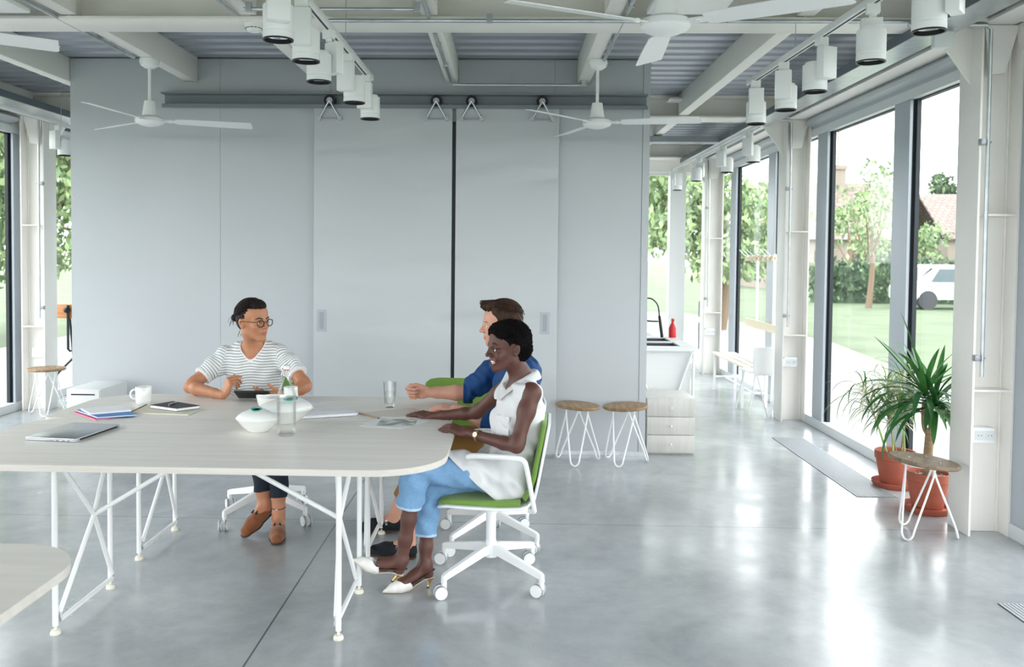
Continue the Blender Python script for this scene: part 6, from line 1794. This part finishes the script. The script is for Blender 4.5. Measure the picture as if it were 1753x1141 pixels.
    g.build('quiff', M_hairB, hr)
    # shirt with rolled sleeves
    f = Field(*region(shR, shL, elR, elL, pel, C + A(0, 0, .08), pad=.15), .0042)
    torso(f, .016); rolls = []
    for a, b_, c in ((shL, elL, wrL), (shR, elR, wrR)):
        d = b_ - a; f.chain([a, a + d * .4, b_], [.072, .070, .060], k=.04); e = c - b_; e /= np.linalg.norm(e); rolls.append((b_ + e * .02, e, b_))
    f.ell(shR * .5 + shL * .5 + A(.06, 0, -.05), A(.09, .15, .11), .04)
    f.warp(folds(.0052, (34, 22, 36, .4, 1), (-40, 22, 30, 2.1, .8), (70, 40, -30, .9, .6), (120, 20, 60, .5, .35)))
    for q, e, b_ in rolls: f.cut_if(q, e, q, .12)
    f.cut(pel + A(0, 0, -.03), A(0, 0, -1))
    f.chain([C + A(-.01, 0, .15), C + A(-.03, 0, .07)], [.08, .064], k=.004, op='sub')
    f.chain([C + tf * .09 + A(0, 0, .06), C + tf * .14 + A(0, 0, -.02)], [.045, .012], k=.004, op='sub')
    sh = f.build('shirt', M_blueshirt, rb, O, smooth_it=2)
    for q, e, b_ in rolls:
        Tm = Matrix.Translation(Vector(q - O)) @ Vector(e).to_track_quat('Z', 'Y').to_matrix().to_4x4()
        g = MB(); g.lathe([(.048, -.05), (.060, -.052), (.0625, -.03), (.061, -.002), (.056, .004), (.046, .0)], n=28, M=Tm, cap0=False, cap1=False); g.build('rolled_cuff', M_blueshirt, sh)
    legs = []
    for (a, b_, c) in ((hipL, knL, anL), (hipR, knR, anR)):
        f = Field(*region(a, b_, c, pel, pad=.13), .0046); f.ell(pel + A(0, 0, -.02), A(.135, .17, .10), .04)
        f.chain([a, b_], [.096, .074], k=.03); e = c - b_; q = b_ + e * .82; f.chain([b_, q], [.068, .052], k=.02)
        f.warp(folds(.003, (30, 20, 50, .2, 1), (-24, 50, 20, 2.1, .7)))
        f.cut_if(q - e * .03, e, q, .12); legs.append(f)
    join_fields('trousers', legs, M_ochre, rb, O, smooth_it=2)
    for P in shoes:
        s_ = loafer(rb, O, P, M_suedeK, M_solebr, name='monk_shoe')
        g = MB(); c = P(.09, .037, .06); pts = [P(.08, .040, .050), P(.10, .040, .050), P(.10, .037, .068), P(.08, .037, .068)]
        g.tube([Vector(p - O) for p in pts], .0014, n=6, closed=True); g.tube([Vector(P(.09, .0, .082) - O), Vector(P(.09, .03, .07) - O), Vector(P(.085, .041, .045) - O)], .006, n=6, smooth=3, sq=.3); g.build('buckle', M_chrome, s_)
manB()
# ------------------------------------------------------------ outside
M_lawn = mat('lawn', rgb(88, 102, 76), .9, var=.2, vscale=.6)
M_path = mat('outside_paving', rgb(146, 146, 144), .8, var=.05, vscale=1)
g = MB(); g.box(-300, 400, -100, 390, -.5, -.4); tag(g.build('ground', M_lawn, smooth=False), kind='structure')
def curve_poly():
    P = [(3.15, -8), (6.0, -8), (6.0, 12), (6.25, 15), (6.6, 18), (6.3, 23), (5.4, 27), (3.15, 28)]
    return P
g = MB(); g.prism(curve_poly(), -.40, -.12); tag(g.build('path', M_path, smooth=False), kind='structure')
g = MB(); g.prism([(-9, -8), (-5.1, -8), (-5.1, 19), (-9, 19)], -.40, -.12); g.prism([(-5.1, 12.7), (3.15, 12.7), (3.15, 19), (-5.1, 19)], -.4, -.12); tag(g.build('terrace', M_path, smooth=False), kind='structure')
M_hedge = mat('hedge_green', rgb(62, 84, 62), .85, var=.4, vscale=2.5)
M_treeleaf = mat('tree_leaf', rgb(138, 160, 112), .7, var=.4, vscale=1.5)
M_treeleaf2 = mat('tree_leaf_dark', rgb(108, 130, 94), .7, var=.4, vscale=1.5)
M_bark = mat('bark', rgb(196, 190, 180), .8)
M_barkd = mat('bark_brown', rgb(120, 100, 84), .85)
def leaves_mesh(g, blobs, n, size, rnd):
    for k in range(n):
        c, R = rnd.choice(blobs)
        while True:
            v = Vector((rnd.uniform(-1, 1), rnd.uniform(-1, 1), rnd.uniform(-1, 1)))
            if .3 < v.length < 1: break
        p = Vector(c) + Vector((v.x * R[0], v.y * R[1], v.z * R[2]))
        e = Euler((rnd.uniform(0, 6), rnd.uniform(0, 6), rnd.uniform(0, 6))).to_matrix()
        s = size * rnd.uniform(.6, 1.3)
        g.mi = 0 if rnd.random() < .6 else 1
        g.quad(p + e @ Vector((-s, 0, 0)), p + e @ Vector((0, -s * .5, 0)), p + e @ Vector((s, 0, 0)), p + e @ Vector((0, s * .5, 0)))
def tree(loc, h, w, label, seed, n=2600, size=.16, mats=(None, None), trunk=True, name='tree', low=.3):
    rnd = random.Random(seed)
    r = empty(name, (*loc, -.4), label=label, cat='tree' if name == 'tree' else 'hedge')
    blobs = []
    for k in range(9):
        blobs.append(((rnd.uniform(-.45, .45) * w, rnd.uniform(-.4, .4) * w, h * rnd.uniform(low + .12, .88)), (w * .3, w * .3, h * .14)))
    g = MB(); leaves_mesh(g, blobs, n, size, rnd); g.build('foliage', [mats[0] or M_treeleaf, mats[1] or M_treeleaf2], r, smooth=False)
    if trunk:
        g = MB(); g.tube([(0, 0, 0), (.05 * w, 0, h * .3), (-.02 * w, 0, h * .6)], .12, n=8, smooth=3, radii=[.14, .1, .05])
        for k in range(5):
            b_ = blobs[k][0]; g.tube([(0, 0, h * .3), (b_[0] * .5, b_[1] * .5, h * .45), b_], .03, n=6, smooth=2, radii=[.05, .035, .015])
        g.build('trunk', M_barkd, r)
    return r
# beyond the corridor end
tree((3.2, 24), 6.5, 4.5, 'leafy green tree seen through the corridor end window', 1, n=9500, size=.12)
tree((5.0, 21), 4.5, 3.4, 'smaller pale tree right of the corridor end window', 2, n=4200, size=.1)
tree((1.4, 30), 8, 6, 'taller tree behind the corridor end window', 3, n=5000, size=.16)
# left
for i, (x, y, h, w) in enumerate(((-9.6, 17.5, 6.5, 4.2), (-12.5, 20, 7.5, 5), (-10.4, 13, 6.0, 3.6))):
    tree((x, y), h, w, ['dense tree beyond the left corridor window', 'tree behind, further from the left window', 'tree outside the window at the left edge'][i], 10 + i, n=7500, size=.11, low=.05)
# birches and hedge in front of the house
tree((14.6, 36), 6.2, 2.4, 'slim pale birch in front of the house, seen in the left pane', 21, n=750, size=.12)
tree((17.6, 46), 5.6, 2.6, 'broad green tree in front of the tiled roofs', 22, n=1000, size=.15)
tree((20.0, 43), 4.0, 1.8, 'yellow green tree left of the white truck', 23, n=800, size=.13)
tree((35.5, 72), 9.0, 2.6, 'dark treetop rising behind the right hand roof', 24, n=2400, size=.22, mats=(M_hedge, M_treeleaf2))
r = empty('hedge', (19.5, 40, -.4), label='dark green hedge at the edge of the lawn', cat='hedge')
rnd = random.Random(5); g = MB(); leaves_mesh(g, [((x, 0, 1.0), (1.2, .7, 1.1)) for x in (-5, -4, -3, -2, -1, 0, 1, 2, 3)], 5200, .14, rnd); g.build('foliage', [M_hedge, M_treeleaf2], r, smooth=False)
g = MB(); g.box(-5.8, 3.8, -.3, .3, 0, 1.6); g.build('inner_twigs', M_hedge, r, smooth=False)
# houses
M_tile = bpy.data.materials.new('roof_tiles'); M_tile.use_nodes = True
nt = M_tile.node_tree; b = nt.nodes['Principled BSDF']; tc = nt.nodes.new('ShaderNodeTexCoord'); br = nt.nodes.new('ShaderNodeTexBrick')
br.inputs['Scale'].default_value = 1.; br.inputs['Brick Width'].default_value = .45; br.inputs['Row Height'].default_value = .42; br.inputs['Mortar Size'].default_value = .035
br.inputs['Color1'].default_value = rgb(138, 122, 114); br.inputs['Color2'].default_value = rgb(120, 104, 98); br.inputs['Mortar'].default_value = rgb(96, 88, 84)
nt.links.new(tc.outputs['Object'], br.inputs['Vector'])
nt.links.new(br.outputs['Color'], b.inputs['Base Color']); b.inputs['Roughness'].default_value = .85
M_render = mat('house_render', rgb(140, 130, 120), .85)
def house(loc, w, d, hw, hr, label, rz=0., chim=None):
    r = empty('house', (*loc, -.4), rz, label, 'house')
    g = MB(); g.box(-w / 2, w / 2, 0, d, 0, hw); g.build('walls', M_render, r, smooth=False)
    # roof: two tiled slopes as slabs lying in their own plane (object coords = along the roof)
    L = math.hypot(d / 2 + .4, hr); a = math.atan2(hr, d / 2 + .4)
    for s in (0, 1):
        g = MB(); g.box(-w / 2 - .3, w / 2 + .3, 0, L, -.12, 0)
        o = g.build('roof_slope', M_tile, r, smooth=False)
        if s == 0: o.location = (0, -.4, hw); o.rotation_euler = (a, 0, 0)
        else: o.location = (0, d + .4, hw); o.rotation_euler = (a, 0, PI)
    if chim:
        x, y, z = chim
        g = MB(); g.box(x - .42, x + .42, y - .4, y + .4, hw, z); g.box(x - .5, x + .5, y - .5, y + .5, z - .3, z - .05); g.cyl((x, y, z), (x, y, z + 2.6), .06, n=6); g.build('chimney', M_render, r, smooth=False)
    g = MB()
    for x in (-w * .3, -w * .1, w * .15, w * .35): g.box(x - .5, x + .5, -.03, .03, 1.2, 2.5)
    g.build('house_windows', M_dark, r, smooth=False)
house((21.0, 57), 9.0, 8, 3.2, 3.96, 'house with a tiled roof and a tall chimney, behind the left window pane', chim=(1.2, 3.4, 8.3))
house((38.4, 60), 17, 10, 3.4, 3.4, 'second tiled house behind the white truck', rz=-.1)
# white truck
r = empty('pickup_truck', (17.3, 36, -.4), .06, 'white flatbed truck parked beyond the lawn', 'truck')
M_car = mat('truck_white', rgb(236, 238, 240), .3)
M_carglass = mat('truck_glass', rgb(90, 102, 110), .15)
M_tyre = mat('tyre', rgb(60, 62, 66), .8)
def extr_xz(g, pts, y0, y1, bev=.03):
    A = [g.b.verts.new((x, y0, z)) for x, z in pts]; B = [g.b.verts.new((x, y1, z)) for x, z in pts]; n = len(pts)
    fs = [g.b.faces.new(A), g.b.faces.new(B[::-1])]
    for i in range(n): fs.append(g.b.faces.new((A[i], B[i], B[(i + 1) % n], A[(i + 1) % n])))
    g._mi(fs)
    if bev: bmesh.ops.bevel(g.b, geom=list(set(e for f in fs[:2] for e in f.edges)), offset=bev, segments=2, affect='EDGES', material=g.mi)
g = MB(); extr_xz(g, [(-1.5, .4), (-1.52, .85), (-1.42, 1.02), (-1.15, 1.12), (-.7, 1.68), (-.5, 1.78), (.5, 1.78), (.6, 1.7), (.68, .4)], -.95, .95, .08); g.build('cab', M_car, r)
g = MB(); extr_xz(g, [(-.75, 1.1), (-.42, 1.62), (.35, 1.62), (.35, 1.1)], -.975, -.94, 0); extr_xz(g, [(-1.12, 1.17), (-.74, 1.66), (-.71, 1.64), (-1.08, 1.14)], -.8, .8, 0); g.build('windows', M_carglass, r, smooth=False)
g = MB(); g.box(.75, 4.0, -1.0, 1.0, .72, 1.1, bev=.03); g.build('flatbed', M_car, r)
g = MB(); g.box(-1.3, 4.0, -.5, .5, .4, .75); g.build('chassis', M_dark, r, smooth=False)
for x in (-.85, 2.9):
    for y in (-.85, .85):
        g = MB(); g.cyl((x, y - .12, .38), (x, y + .12, .38), .38, n=24); w_ = g.build('wheel', M_tyre, r)
g = MB(); g.box(-1.54, -1.5, -.9, -.6, .85, .98); g.build('indicator_light', mat('indicator', rgb(226, 150, 70), .4), r, smooth=False)

# ------------------------------------------------------------ light: overcast sky
w = bpy.data.worlds.new('world'); sc.world = w; w.use_nodes = True; nt = w.node_tree; nt.nodes.clear()
out = nt.nodes.new('ShaderNodeOutputWorld'); bg = nt.nodes.new('ShaderNodeBackground')
tc = nt.nodes.new('ShaderNodeTexCoord'); sp_ = nt.nodes.new('ShaderNodeSeparateXYZ'); nt.links.new(tc.outputs['Generated'], sp_.inputs[0])
nt.links.new(ramp(sp_.outputs[2], [(.0, (.93, .94, .95, 1)), (.5, (.97, .975, 1., 1))], nt=nt), bg.inputs[0])
bg.inputs[1].default_value = SKY
nt.links.new(bg.outputs[0], out.inputs[0])
# daylight portals in the window planes guide the sampling only
def portal(loc, rot, sx, sy):
    l = bpy.data.lights.new('window_portal', 'AREA'); l.shape = 'RECTANGLE'; l.size = sx; l.size_y = sy; l.cycles.is_portal = True
    o = bpy.data.objects.new('window_portal', l); COL.objects.link(o); o.location = loc; o.rotation_euler = rot
portal((XR + .08, 3.6, 1.42), (PI / 2, 0, PI / 2), 17.5, 2.7)
portal((XL - .08, 3.6, 1.42), (PI / 2, 0, -PI / 2), 17.5, 2.7)
portal(((XL + XR) / 2, YB - .12, 1.6), (-PI / 2, 0, 0), 7.6, 2.2)
portal(((XL + XR) / 2, YE + .1, 1.42), (PI / 2, 0, 0), 7.6, 2.7)
sun = None

sc.view_settings.view_transform = 'Standard'; sc.view_settings.look = 'None'; sc.view_settings.gamma = 1; sc.view_settings.use_curve_mapping = False
sc.view_settings.exposure = EXPO
sc.cycles.max_bounces = 14; sc.cycles.diffuse_bounces = 8; sc.cycles.glossy_bounces = 5; sc.cycles.transparent_max_bounces = 16
sc.cycles.sample_clamp_indirect = 6
